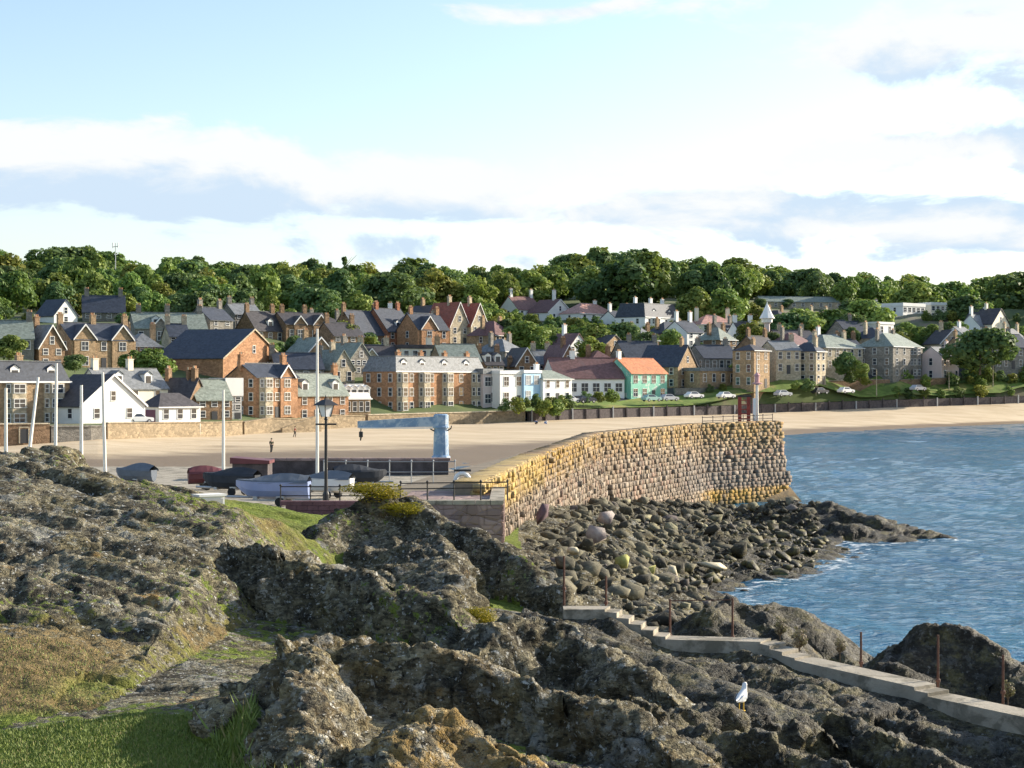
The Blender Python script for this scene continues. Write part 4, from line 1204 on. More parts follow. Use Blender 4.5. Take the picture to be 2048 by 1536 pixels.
ORD = ['first', 'second', 'third', 'fourth', 'fifth', 'sixth', 'seventh', 'eighth', 'ninth', 'tenth', 'eleventh', 'twelfth', 'thirteenth', 'fourteenth', 'fifteenth', 'sixteenth', 'seventeenth', 'eighteenth', 'nineteenth', 'twentieth'] + ['%dth' % k for k in range(21, 90)]
def build_boulders():
    r = random.Random(17)
    # ground plan of the boulder beach below the pier
    poly = [(.6, 62), (1.6, 75), (2.6, 86), (5.5, 108), (12.5, 126), (17.5, 128), (19, 112), (17.6, 99), (14.6, 86), (10.5, 80.5), (8.2, 76), (7.6, 66), (6.6, 54), (4.6, 46), (3.0, 44), (1.2, 46), (.9, 55)]
    spots = []
    for i in range(9000):
        y = 44 + 84 * r.random(); x = -1 + 21 * r.random()
        if not inside(x, y, poly): continue
        near = 1 if r.random() < .5 else 0
        s = min(1.15, .17 * (1 / max(.05, r.random())) ** .55) * (1.0 if y < 95 else 1.1)
        edge = x - (.6 + (y - 62) * .08)
        if edge < 1.6 and y > 60: s *= 1.1
        spots.append((x, y, s))
    spots.sort(key=lambda t: -(t[2] / t[1]))
    kept = []; grid = {}
    for (x, y, s) in spots:
        ok = True
        for (a, b, c) in kept[-400:] if len(kept) > 400 else kept:
            if (a - x) ** 2 + (b - y) ** 2 < (.30 * (s + c)) ** 2: ok = False; break
        if ok: kept.append((x, y, s))
    V_, F_, R_ = [], [], []; nv = 0; nobj = 0
    def zone(x, y, s):
        left = np.interp(y, [46, 62, 86, 108, 126], [1.0, .6, 2.6, 5.5, 12.5]); right = np.interp(y, [46, 54, 66, 76, 86, 99, 112, 128], [4.6, 6.6, 7.6, 8.2, 14.6, 17.6, 19, 17.5])
        t = (x - left) / (right - left)
        across = 'near the pier' if t < .33 else ('midway down' if t < .67 else 'near the water')
        along = ('beside the path' if y < 56 else 'just past the path' if y < 66 else 'below the masonry block' if y < 78 else "below the pier's first bend" if y < 92 else 'below the middle of the pier' if y < 107 else 'below the pier head')
        return ('large ' if s > BIG[0] else 'mid-sized ') + 'boulder', along + ', ' + across
    BIG = [sorted([q[2] for q in kept[:260]])[150]]
    made = {}
    for i, (x, y, s) in enumerate(kept):
        k = r.randrange(len(BOULD)); z = terrain_z(x, y)
        sc = (s * r.uniform(.8, 1.25), s * r.uniform(.8, 1.25), s * r.uniform(.5, .85)); rot = (r.gauss(0, .25), r.gauss(0, .25), r.uniform(0, 6.28))
        c = Vector((x, y, z + sc[2] * .15))
        if nobj < 260:
            o = link('boulder', BMESH[k], None, c, rot, sc); made.setdefault(zone(x, y, s), []).append((x / y, o)); nobj += 1
        else:
            V, Fs = BOULD[k]; mt = Matrix.LocRotScale(c, __import__('mathutils').Euler(rot), Vector(sc))
            Q = V @ np.array(mt.to_3x3()).T + np.array(c)
            V_.append(Q); F_.append(Fs + nv); nv += len(V); R_.append(np.full(len(V), r.random()))
    for (kind, where), lst in made.items():
        lst.sort(key=lambda t: t[0])
        for q, (_, o) in enumerate(lst):
            tag(o, (ORD[q] + ' ' + kind + ' from the left ' if len(lst) > 1 else 'only ' + kind + ' ') + where, 'boulder', 'boulders on the slope under the pier')
    if V_:
        o = link('small_stones', mesh_np('small_stones', np.concatenate(V_), np.concatenate(F_), MATS['boulder'], False, {'rnd': np.concatenate(R_)})); stuff(o); o['label'] = 'loose stones between the boulders below the pier'
    # boulders one can single out
    def special(px, py, D, s, mat, label, k, sc=(1, 1, 1), rot=(0, 0, 0)):
        s *= .82; me = BMESH[k].copy(); me.materials.clear(); me.materials.append(mat)
        c = at(px, py, D); zt = terrain_z(c.x, c.y)
        o = link('boulder', me, None, c, rot, tuple(s * q for q in sc)); tag(o, label, 'boulder')
    material('yellow_lichen_rock', (0.33, 0.32, 0.11), .9, .25, 3.0, bump=.5)
    material('pale_rock', (0.56, 0.50, 0.36), .9, .2, 3.0, bump=.5, second=(.35, .3, .2))
    material('pink_rock', (0.36, 0.31, 0.28), .9, .2, 2.0, bump=.5, second=(.25, .2, .2))
    material('purple_rock', (0.13, 0.085, 0.095), .9, .2, 2.0, bump=.5)
    special(1243, 1122, 66, .82, M['yellow_lichen_rock'], 'yellow-green lichened boulder in the middle of the stony slope', 3)
    special(1146, 1102, 60, .62, M['pale_rock'], 'pale yellowish boulder at the top of the dark gully', 5, (1.2, 1, .7), (0, .3, 0))
    special(1192, 1068, 72, 1.15, M['pink_rock'], 'big pinkish grey block leaning upright among the boulders', 7, (1, .9, 1.1))
    special(1212, 1035, 80, 1.0, M['pink_rock'], 'pink-tinged boulder behind the big pinkish block', 2, (1, 1, .9))
    special(1084, 1030, 66, .85, M['purple_rock'], 'purple-brown slab leaning against the pier root', 9, (.8, 1, 1.3), (0, .3, .3))
    special(1345, 1143, 73, .72, M['pale_rock'], 'cream boulder standing near the water', 1, (.9, .9, 1.1))
    special(1300, 1140, 72, .7, M['yellow_lichen_rock'], 'yellowish boulder left of the cream boulder', 6, (1.1, 1, .9))
    special(1430, 1132, 80, 1.2, M['pale_rock'], 'long pale flat rock by the waterline', 4, (1.9, 1.0, .45), (0, .15, .2))
    special(1560, 1145, 81, .9, M['boulder'], 'dark rock awash at the edge of the water', 8, (1.4, 1, .6))
    special(1690, 1098, 95, .5, M['boulder'], 'small dark rock alone in the water off the point', 8, (1.2, 1, .4))
build_boulders()
# ------------------------------------------------------------------ town
BOXES = []         # picture extents of the houses: left, right, top, bottom, distance
_wm = {}
def window_meshes(w, h, frame, pane):
    key = (round(w, 2), round(h, 2), frame, pane)
    if key not in _wm:
        a, b = w / 2, h / 2; t = .075
        f = MB().box(-a - t, a + t, -.07, .02, b, b + t).box(-a - t - .04, a + t + .04, -.12, .02, -b - t, -b).box(-a - t, -a, -.07, .02, -b, b).box(a, a + t, -.07, .02, -b, b).box(-a, a, -.05, .0, -.035, .035)
        if w > 1.2: f.box(-.03, .03, -.045, .0, .036, b).box(-.03, .03, -.045, .0, -b, -.036)
        p = MB().box(-a, a, -.03, .03, -b, b)
        _wm[key] = (f.mesh('window', M[frame]), p.mesh('pane', M[pane]))
    return _wm[key]

def put_window(root, x, y, z, w, h, rz=0.0, frame='white_paint', pane='glass'):
    f, p = window_meshes(w, h, frame, pane)
    o = link('window', f, root, (x, y, z), (0, 0, rz))
    link('pane', p, o)
    return o

def slab_mesh(quads, th, mat, name='roof'):
    """roof planes with thickness: each quad (or triangle) is pushed down by th"""
    mb = MB()
    for q in quads:
        n = len(q); lo = [(x, y, z - th) for x, y, z in q]
        mb.poly(list(q) + lo, [tuple(range(n)), tuple(range(2 * n - 1, n - 1, -1))] + [((i + 1) % n, i, n + i, n + (i + 1) % n) for i in range(n)])
    return mb

def house(label, xm, xr, yb, ye, yr, D, r, roof='gx', d=8.0, wall='stone_tan', rmat='slate_dark', cols=3, storeys=2, left=2, bays=(), dormers=(), chim=((.05, .5), (.95, .5)), gables=(),
          trim='white_paint', frame='white_paint', pane='glass', name='house', cat='house', bargeboard=False, door=True, ww=.95, leftwall=None, dmat='white_paint', group=None, ch=1.5, front=True, baywall=None):
    if r >= 28: r += 9
    rr = math.radians(r); S = D / F
    c = at(xm, yb, D)
    w = (xr - xm) * S / math.cos(rr); h = (yb - ye) * S; rh = max(.05, (ye - yr) * S)
    w = max(w, 1.5); h = max(h, 1.0)
    root = empty(name, tuple(c), rr)
    tag(root, label, cat, group)
    GC.append((c.x, c.y, c.z)); 
    e = c + Vector((math.cos(rr) * w, math.sin(rr) * w, 0)); GC.append((e.x, e.y, e.z))
    xl = xm - d * math.sin(rr) / S
    BOXES.append((xl, xr, yr - 6, yb, D))
    # local: x along the front from its left corner, y to the back
    lo = -3.0; oh = .3; th = .16
    mb = MB()
    if roof in ('gx',):
        mb.poly([(0, 0, lo), (w, 0, lo), (w, d, lo), (0, d, lo), (0, 0, h), (w, 0, h), (w, d, h), (0, d, h), (0, d / 2, h + rh), (w, d / 2, h + rh)],
                [(0, 1, 5, 4), (2, 3, 7, 6), (3, 0, 4, 8, 7), (1, 2, 6, 9, 5), (4, 5, 9, 8), (6, 7, 8, 9), (3, 2, 1, 0)])
    elif roof == 'gy':
        mb.poly([(0, 0, lo), (w, 0, lo), (w, d, lo), (0, d, lo), (0, 0, h), (w, 0, h), (w, d, h), (0, d, h), (w / 2, 0, h + rh), (w / 2, d, h + rh)],
                [(0, 1, 5, 8, 4), (2, 3, 7, 9, 6), (3, 0, 4, 7), (1, 2, 6, 5), (4, 8, 9, 7), (5, 6, 9, 8), (3, 2, 1, 0)])
    else:
        mb.box(0, w, 0, d, lo, h)
    mb.build('wall', M[wall], root)
    k = rh / (d / 2) if roof == 'gx' else 0
    if roof == 'gx':
        e = oh * k; o2 = .18
        rb = slab_mesh([[(-o2, -oh, h - e + th), (w + o2, -oh, h - e + th), (w + o2, d / 2, h + rh + th), (-o2, d / 2, h + rh + th)],
                        [(w + o2, d + oh, h - e + th), (-o2, d + oh, h - e + th), (-o2, d / 2, h + rh + th + .004), (w + o2, d / 2, h + rh + th + .004)]], th, None)
        ro = rb.build('roof', M[rmat], root)
        MB().box(-o2, w + o2, d / 2 - .12, d / 2 + .12, h + rh + th + .01, h + rh + th + .09).build('ridge', M['slate_grey' if 'slate' in rmat else rmat], ro)
    elif roof == 'gy':
        kk = rh / (w / 2); e = oh * kk; o2 = .25
        rb = slab_mesh([[(w / 2, -o2, h + rh + th), (w / 2, d + o2, h + rh + th), (-oh, d + o2, h - e + th), (-oh, -o2, h - e + th)],
                        [(w / 2, d + o2, h + rh + th + .004), (w / 2, -o2, h + rh + th + .004), (w + oh, -o2, h - e + th), (w + oh, d + o2, h - e + th)]], th, None)
        ro = rb.build('roof', M[rmat], root)
        if bargeboard:
            for s in (0, 1):
                xa = -oh if s == 0 else w + oh
                b = MB().poly([(xa, -o2 - .06, h - e - .12), (w / 2, -o2 - .06, h + rh - .12), (w / 2, -o2 - .06, h + rh + th + .04), (xa, -o2 - .06, h - e + th + .04),
                               (xa, -o2 - .003, h - e - .12), (w / 2, -o2 - .003, h + rh - .12), (w / 2, -o2 - .003, h + rh + th + .04), (xa, -o2 - .003, h - e + th + .04)],
                              [(0, 1, 2, 3), (7, 6, 5, 4), (0, 4, 5, 1), (1, 5, 6, 2), (2, 6, 7, 3), (3, 7, 4, 0)])
                b.build('bargeboard', M[trim], root)
    elif roof == 'hip':
        i = min(w, d) / 2 * .95; e = .12
        A = [(-oh, -oh, h - e), (w + oh, -oh, h - e), (w + oh, d + oh, h - e), (-oh, d + oh, h - e)]
        if w >= d: R0, R1 = (i, d / 2, h + rh), (w - i, d / 2, h + rh)
        else: R0, R1 = (w / 2, i, h + rh), (w / 2, d - i, h + rh)
        mb = MB()
        if w >= d: mb.poly(A + [R0, R1], [(0, 1, 5, 4), (1, 2, 5), (2, 3, 4, 5), (3, 0, 4), (3, 2, 1, 0)])
        else: mb.poly(A + [R0, R1], [(0, 1, 4), (1, 2, 5, 4), (2, 3, 5), (3, 0, 4, 5), (3, 2, 1, 0)])
        ro = mb.build('roof', M[rmat], root)
        MB().box(-oh - .06, w + oh + .06, -oh - .1, -oh - .003, h - e - .1, h - e + .06).build('gutter', M[trim], root)
    elif roof == 'mansard':
        i = .9
        ro = MB().poly([(-.15, -.15, h), (w + .15, -.15, h), (w + .15, d + .15, h), (-.15, d + .15, h), (i, i, h + rh), (w - i, i, h + rh), (w - i, d - i, h + rh), (i, d - i, h + rh)],
                       [(0, 1, 5, 4), (1, 2, 6, 5), (2, 3, 7, 6), (3, 0, 4, 7), (4, 5, 6, 7), (3, 2, 1, 0)]).build('roof', M[rmat], root)
        MB().box(-.25, w + .25, -.3, -.153, h - .12, h + .12).build('gutter', M[trim], root)
        MB().box(i - .1, w - i + .1, i - .12, d - i + .1, h + rh + .003, h + rh + .12).build('lead_cap', M['slate_grey'], ro)
    else:
        MB().box(-.2, w + .2, -.2, d + .2, h + .003, h + rh + .1).build('roof', M[rmat], root)
    # openings
    sh = h / storeys
    wh = min(1.75, sh * .56)
    used = []
    for (u, bw) in bays:
        x = u * w; dp = .95; used.append((x - bw / 2 - .25, x + bw / 2 + .25))
        b = MB().poly([(x - bw / 2, .02, lo), (x - bw / 2 + .6, -dp, lo), (x + bw / 2 - .6, -dp, lo), (x + bw / 2, .02, lo), (x - bw / 2, .02, h - .08), (x - bw / 2 + .6, -dp, h - .08), (x + bw / 2 - .6, -dp, h - .08), (x + bw / 2, .02, h - .08)],
                      [(0, 1, 5, 4), (1, 2, 6, 5), (2, 3, 7, 6), (4, 5, 6, 7), (3, 2, 1, 0)]).build('bay', M[baywall or wall], root)
        for s in range(storeys):
            z = s * sh + sh * .55
            put_window(b, x, -dp - .01, z, max(.6, bw - 1.7), wh, 0, frame, pane)
            a = math.atan2(dp, .6)
            put_window(b, x - bw / 2 + .29, -dp / 2 - .01, z, .5, wh, -a, frame, pane)
            put_window(b, x + bw / 2 - .29, -dp / 2 - .01, z, .5, wh, a, frame, pane)
    if front and cols:
        dcol = cols // 2 if door else -1
        for s in range(storeys):
            for i in range(cols):
                x = w * (i + .5) / cols; z = s * sh + sh * .55
                if any(a < x < b for a, b in used): continue
                if s == 0 and i == dcol and storeys > 1:
                    dm = MB().box(-.5, .5, -.06, .02, 0, min(2.05, sh * .8)).build('door', M['dark_door'], root, (x, 0, .02))
                    continue
                put_window(root, x, -.005, z, min(ww, w / cols * .6), wh, 0, frame, pane)
        if roof == 'gy' and rh > 2.2: put_window(root, w / 2, -.005, h + rh * .32, .8, min(1.3, rh * .36), 0, frame, pane)
    if left and d > 3:
        for s in range(storeys):
            for i in range(left):
                put_window(root, -.005, d * (i + .5) / left, s * sh + sh * .55, .85, wh, -math.pi / 2, frame, pane)
    # dormers on the front slope
    for u in dormers:
        x = u * w; dw, dh = 1.45, min(1.75, rh * .72)
        y0 = .35 if roof == 'mansard' else max(.5, (d / 2) * .22)
        zb = h + (rh * .12 if roof != 'mansard' else .15)
        dep = min(d / 2, 2.4)
        do = MB().poly([(x - dw / 2, y0, zb), (x + dw / 2, y0, zb), (x + dw / 2, y0 + dep, zb), (x - dw / 2, y0 + dep, zb), (x - dw / 2, y0, zb + dh), (x + dw / 2, y0, zb + dh), (x + dw / 2, y0 + dep, zb + dh), (x - dw / 2, y0 + dep, zb + dh), (x, y0, zb + dh + .5), (x, y0 + dep, zb + dh + .5)],
                       [(0, 1, 5, 8, 4), (2, 3, 7, 9, 6), (3, 0, 4, 7), (1, 2, 6, 5), (4, 8, 9, 7), (5, 6, 9, 8), (3, 2, 1, 0)]).build('dormer', M[dmat], root)
        slab_mesh([[(x, y0 - .15, zb + dh + .62), (x, y0 + dep, zb + dh + .62), (x - dw / 2 - .15, y0 + dep, zb + dh + .06), (x - dw / 2 - .15, y0 - .15, zb + dh + .06)],
                   [(x, y0 + dep, zb + dh + .622), (x, y0 - .15, zb + dh + .622), (x + dw / 2 + .15, y0 - .15, zb + dh + .06), (x + dw / 2 + .15, y0 + dep, zb + dh + .06)]], .09, None).build('dormer_roof', M[rmat], do)
        link('pane', window_meshes(.95, dh * .66, frame, pane)[1], do, (x, y0 - .012, zb + dh * .52))
    # wall-head gables on the front
    for (u, gw) in gables:
        x = u * w; gh = gw * .62; dep = d / 2
        g = MB().poly([(x - gw / 2, -.25, 0), (x + gw / 2, -.25, 0), (x + gw / 2, -.25, h), (x, -.25, h + gh), (x - gw / 2, -.25, h), (x - gw / 2, dep, 0), (x + gw / 2, dep, 0), (x + gw / 2, dep, h), (x, dep, h + gh), (x - gw / 2, dep, h)],
                      [(0, 1, 2, 3, 4), (9, 8, 7, 6, 5), (0, 4, 9, 5), (1, 6, 7, 2), (2, 7, 8, 3), (3, 8, 9, 4)]).build('gable', M[wall], root)
        slab_mesh([[(x, -.5, h + gh + .14), (x, dep, h + gh + .14), (x - gw / 2 - .25, dep, h - .02), (x - gw / 2 - .25, -.5, h - .02)],
                   [(x, dep, h + gh + .143), (x, -.5, h + gh + .143), (x + gw / 2 + .25, -.5, h - .02), (x + gw / 2 + .25, dep, h - .02)]], .13, None).build('gable_roof', M[rmat], g)
        for s in (-1, 1):
            MB().poly([(x + s * (gw / 2 + .3), -.56, h - .28), (x, -.56, h + gh - .14), (x, -.56, h + gh + .2), (x + s * (gw / 2 + .3), -.56, h + .04), (x + s * (gw / 2 + .3), -.503, h - .28), (x, -.503, h + gh - .14), (x, -.503, h + gh + .2), (x + s * (gw / 2 + .3), -.503, h + .04)],
                      [(0, 1, 2, 3), (7, 6, 5, 4), (0, 4, 5, 1), (1, 5, 6, 2), (2, 6, 7, 3), (3, 7, 4, 0)]).build('bargeboard', M[trim], g)
        for s in range(storeys):
            put_window(g, x, -.257, s * sh + sh * .55, min(1.3, gw * .4), wh, 0, frame, pane)
    # chimneys
    for (u, v) in chim:
        x, y = u * w, v * d
        if roof == 'gx': zt = h + rh * (1 - abs(v - .5) * 2)
        elif roof == 'gy': zt = h + rh * (1 - abs(u - .5) * 2)
        elif roof == 'flat': zt = h + rh
        else: zt = h + rh * .75
        cm = MB().box(x - .5, x + .5, y - .34, y + .34, zt - 1.2, zt + ch).box(x - .57, x + .57, y - .41, y + .41, zt + ch + .002, zt + ch + .14).build('chimney', M[wall if wall not in ('green_paint',) else 'white_paint'], root)
        pots = 3
        for p in range(pots):
            MB().lathe([(.13, zt + ch + .14), (.11, zt + ch + .55)], 6, (x - .32 + .32 * p, y, 0)).build('chimney_pot', M['terracotta' if (xm + p) % 3 else 'stone_pale'], cm)
    return root

# front row along the beach, left to right
house('tall tan sandstone tenement with two bays and white dormers at the far left', -8, 106, 853, 764, 722, 240, 40, 'mansard', 9, 'stone_tan', 'slate_navy', 4, 3, 2, ((.26, 3.4), (.78, 3.4)), (.27, .77), ((.5, .4),), baywall='stone_pale')
house('white house with a big front gable and a dark roof slope above the sea wall', 160, 262, 846, 812, 750, 243, 44, 'gy', 8.5, 'white_paint', 'slate_dark', 2, 1, 2, chim=(), bargeboard=True, pane='glass')
house('cream house with two white four-paned dormers behind the white gable', 203, 310, 842, 776, 738, 264, 42, 'gx', 6, 'cream_paint', 'slate_grey', 3, 2, 0, dormers=(.3, .74), chim=((.08, .5), (.6, .5)))
house('small white garage with a hipped roof and a purple door', 318, 386, 847, 813, 786, 257, 42, 'hip', 4.6, 'white_paint', 'slate_dark', 3, 1, 0, chim=(), name='garage', cat='garage', door=False)
house('house with a steep purple slate roof behind the white garage', 372, 405, 838, 812, 757, 272, 60, 'gy', 6.0, 'stone_brown', 'slate_dark', 1, 1, 0, chim=((.5, .1), (.5, .9)))
house('two-storey brown stone house with a pale slate roof', 393, 456, 840, 798, 760, 274, 30, 'gx', 5, 'stone_brown', 'slate_green', 3, 2, 0, chim=((.03, .5),))
house('narrow pale grey house with a white upper storey behind a mast', 452, 480, 838, 792, 757, 280, 30, 'flat', 5, 'grey_render', 'white_paint', 2, 3, 1, chim=())
house('orange sandstone tenement with a dark left end and chimney gable', 512, 584, 836, 754, 728, 290, 44, 'gx', 7.0, 'stone_orange', 'slate_navy', 3, 3, 3, ((.22, 3.0),), (), ((.0, .5), (1.0, .5)), gables=((.72, 3.2),), baywall='stone_pale')
house('sandstone house with a pale slate roof and white dormers behind the lamp post', 596, 688, 842, 790, 748, 299, 38, 'gx', 7, 'stone_orange', 'slate_green', 4, 2, 2, dormers=(.2, .8), chim=((.02, .5), (.98, .5)))
house('low sandstone house with a wide white glazed attic right of the lamp', 690, 738, 832, 798, 768, 312, 30, 'mansard', 6, 'stone_tan', 'white_paint', 4, 1, 1, dormers=(.15, .4, .65, .88), chim=())
house('long four-bay sandstone tenement with a dark left end behind the crane', 792, 966, 828, 743, 712, 326, 42, 'mansard', 8.5, 'stone_orange', 'slate_grey', 9, 3, 3, ((.06, 2.8), (.30, 3.0), (.56, 3.0), (.90, 3.2)), (.1, .3, .55, .8), ((.2, .5), (.45, .5), (.72, .5), (.98, .5)), name='tenement', cat='tenement', baywall='stone_pale')
house('pinkish rendered house set back right of the long tenement', 966, 1004, 816, 748, 738, 343, 36, 'flat', 5, 'pink_paint', 'slate_grey', 2, 2, 0, chim=(), ww=1.6)
house('white flat-roofed seafront block with large windows', 1000, 1050, 812, 748, 742, 343, 36, 'flat', 5, 'white_paint', 'white_paint', 2, 2, 1, chim=(), ww=1.3)
house('light blue flat-roofed bay block beside the white seafront block', 1048, 1082, 808, 746, 741, 347, 38, 'flat', 5, 'blue_paint', 'white_paint', 2, 2, 1, chim=(), ww=1.4, pane='glass_pale')
house('white cottage with a grey hipped roof left of the dark roofed hall', 1086, 1146, 806, 757, 740, 350, 38, 'hip', 6, 'white_paint', 'slate_green', 3, 2, 0, chim=((.15, .5),))
house('long low hall with a brown roof and a white band of wall', 1112, 1252, 798, 756, 716, 366, 20, 'gx', 9, 'white_paint', 'tile_brown', 6, 1, 0, chim=((.35, .5),), ww=1.5, name='hall', cat='hall')
house('green clad seafront pavilion with an orange tiled roof and white gable', 1262, 1341, 800, 746, 717, 371, 36, 'gx', 8.0, 'green_paint', 'tile_orange', 4, 2, 1, chim=((.05, .5),), ww=1.3, name='pavilion', cat='building')
house('narrow stone house with a steep gable behind the green pavilion', 1356, 1402, 778, 732, 690, 388, 48, 'gy', 10, 'stone_tan', 'slate_navy', 2, 2, 3, chim=((.5, .15),))
house('wide grey stone house in shade with a long slate roof', 1408, 1482, 742, 716, 690, 402, 24, 'gx', 9, 'stone_grey', 'slate_navy', 5, 1, 3, chim=((.1, .5), (.9, .5)))
house('low ochre stone outbuilding in front of the wide grey house', 1400, 1482, 772, 742, 736, 386, 30, 'flat', 5, 'stone_tan', 'slate_grey', 4, 1, 1, chim=(), name='outbuilding', cat='building')
house('tall tan stone tower house with a small pyramid roof', 1508, 1546, 776, 700, 688, 386, 42, 'hip', 5.5, 'stone_tan', 'slate_dark', 2, 3, 2, chim=((.9, .7),), name='tower_house')
house('cream stone house with a flat front between two tower houses', 1552, 1606, 748, 700, 682, 396, 24, 'gx', 7, 'stone_pale', 'slate_grey', 3, 2, 0, chim=((.95, .5),))
house('stone house with a lit right bay and a shaded front with drainpipes', 1632, 1658, 770, 702, 684, 398, 45, 'hip', 6.6, 'stone_pale', 'slate_navy', 2, 3, 3, chim=((.5, .2),))
house('broad villa with a large grey hipped roof behind garden trees', 1652, 1742, 742, 694, 668, 412, 32, 'hip', 9, 'stone_pale', 'slate_green', 5, 2, 2, chim=((.1, .5), (.8, .4)), name='villa', cat='villa')
house('dark stone villa with a hipped roof and a shaded left end on the seafront', 1786, 1872, 756, 692, 664, 418, 44, 'hip', 9.5, 'stone_grey', 'slate_green', 4, 3, 3, ((.75, 3.2),), chim=((.08, .5), (.6, .5)), name='villa', cat='villa')
house('pale pink villa wing half hidden by shrubs at the right', 1884, 1932, 762, 712, 694, 428, 40, 'gx', 6, 'pink_paint', 'slate_grey', 3, 2, 1, chim=((.9, .5),))
house('bluish grey stone house at the right edge of the seafront', 1990, 2075, 738, 694, 668, 436, 26, 'gx', 9, 'stone_grey', 'slate_navy', 5, 2, 2, chim=((.1, .5), (.7, .5)))

# second and third rows up the hill
house('house with a broad grey-green slate roof at the left edge', -40, 58, 706, 676, 640, 300, 20, 'gx', 8, 'stone_grey', 'slate_green', 4, 1, 1, chim=((.95, .5),))
house('brown stone house with a pointed gable left of the twin-gabled villa', 78, 118, 735, 694, 650, 304, 40, 'gy', 8, 'stone_brown', 'slate_grey', 2, 2, 2, chim=((.5, .6),), bargeboard=True)
house('tan stone villa with two white-edged front gables at the left', 142, 250, 738, 678, 645, 312, 34, 'gx', 8, 'stone_tan', 'slate_navy', 3, 2, 2, (), (), ((.0, .5), (.5, .5), (1, .5)), gables=((.2, 4.2), (.78, 4.2)), name='villa', cat='villa')
house('white gabled house high among the trees at the left', 108, 144, 646, 630, 598, 390, 42, 'gy', 7, 'white_paint', 'slate_navy', 1, 1, 0, chim=())
house('house with a broad navy roof under trees behind the twin gables', 165, 246, 640, 624, 590, 396, 14, 'gx', 9, 'stone_grey', 'slate_navy', 4, 1, 1, chim=((.1, .5), (.9, .5)))
house('long slate-roofed terrace in shade right of the twin gables', 270, 405, 690, 656, 624, 360, 22, 'gx', 9, 'stone_grey', 'slate_green', 6, 1, 1, (), (.3,), ((.1, .5), (.5, .5), (.95, .5)), gables=((.35, 3.6),))
house('church hall with a huge navy roof slope and an orange stone gable', 446, 542, 752, 716, 656, 318, 54, 'gy', 15.5, 'stone_orange', 'slate_navy', 2, 1, 0, chim=(), bargeboard=True, trim='stone_pale', name='church_hall', cat='church hall', ww=.8)
house('dark-roofed house with a white porch wing above the church hall', 512, 562, 688, 660, 622, 392, 36, 'gx', 8, 'stone_brown', 'slate_dark', 3, 1, 1, (.0 and ()) or (), (.6,), ((.05, .5), (.95, .5)))
house('brown stone villa with white-trimmed gables right of the church hall', 572, 656, 690, 648, 624, 396, 28, 'gx', 8, 'stone_brown', 'slate_dark', 4, 1, 1, chim=((.1, .5), (.6, .5)), gables=((.3, 3.0), (.75, 3.6)))
house('low house with a navy slate roof behind the orange tenement', 552, 645, 765, 738, 706, 326, 18, 'gx', 9, 'stone_grey', 'slate_navy', 4, 1, 1, chim=((.0, .5), (1, .5)))
house('small pale stone house just right of the tallest mast', 664, 706, 770, 738, 700, 332, 34, 'gy', 7, 'stone_pale', 'slate_green', 2, 1, 1, chim=((.5, .5),))
house('terrace house with a navy mansard in shade left of the red roofs', 716, 772, 704, 668, 620, 418, 40, 'gx', 10, 'stone_brown', 'slate_navy', 3, 1, 3, chim=((.0, .5), (1.0, .5)))
house('terrace house with paired chimneys right of the shaded mansard', 776, 826, 702, 662, 616, 424, 40, 'gx', 10, 'stone_red', 'slate_navy', 3, 2, 2, (), (.5,), ((.1, .5), (.9, .5)))
house('orange stone villa with a half-timbered white gable', 836, 896, 704, 658, 626, 420, 34, 'gx', 8, 'stone_orange', 'slate_navy', 3, 2, 1, chim=((.1, .5), (.95, .5)), gables=((.35, 5.0),), name='villa', cat='villa')
house('red-roofed house with a steep pale gable among chimneys', 900, 938, 690, 652, 604, 430, 38, 'gy', 9, 'stone_pale', 'tile_red', 2, 2, 2, chim=((.5, .4), (.2, .8)), bargeboard=True)
house('second red-roofed gabled house to the right of the first', 942, 975, 692, 650, 606, 434, 42, 'gy', 8, 'stone_pale', 'tile_red', 2, 2, 2, chim=((.5, .4),), bargeboard=True)
house('row of low tan cottages behind the long tenement', 716, 800, 736, 716, 690, 352, 26, 'gx', 7, 'stone_pale', 'slate_dark', 5, 1, 1, (), (), ((.2, .5), (.8, .5)), gables=((.3, 3.0),))
house('cream-walled house with a flat dark roof behind the long tenement', 804, 872, 722, 697, 690, 356, 24, 'flat', 7, 'cream_paint', 'slate_dark', 4, 1, 1, chim=((.95, .5),))
house('house with a broad green-grey slate roof right of the cream wall', 884, 962, 748, 722, 688, 350, 18, 'gx', 10, 'stone_tan', 'slate_green', 4, 1, 1, chim=((.05, .5),))
house('house with a white triple dormer above the pinkish house', 972, 1008, 748, 730, 706, 366, 26, 'gx', 7, 'stone_brown', 'slate_dark', 3, 1, 1, dormers=(.2, .75), chim=((.0, .5), (1, .5)))
house('dark gabled house with white bargeboards behind the white block', 1032, 1076, 750, 730, 696, 374, 24, 'gy', 8, 'stone_brown', 'slate_dark', 2, 1, 1, chim=((.0, .4),), bargeboard=True)
house('slate-roofed house between the two white-edged gables', 1078, 1114, 748, 728, 700, 384, 24, 'gx', 8, 'stone_pale', 'slate_grey', 3, 1, 1, chim=((.1, .5), (.9, .5)))
house('dark brown gabled house with a tall white chimney', 1116, 1160, 756, 730, 690, 378, 26, 'gy', 9, 'stone_brown', 'tile_brown', 2, 1, 1, chim=((.5, .3), (.9, .6)), bargeboard=True)
house('house with a purple-grey hipped roof behind the brown-roofed hall', 1180, 1238, 752, 724, 700, 390, 22, 'hip', 8, 'stone_brown', 'tile_brown', 3, 1, 1, chim=((.2, .5), (.9, .5)))
house('white house with a purple-brown roof high among the trees', 1036, 1084, 636, 618, 592, 520, 36, 'gx', 8, 'white_paint', 'tile_brown', 3, 1, 1, chim=((.1, .5), (.95, .5)), ch=2.2)
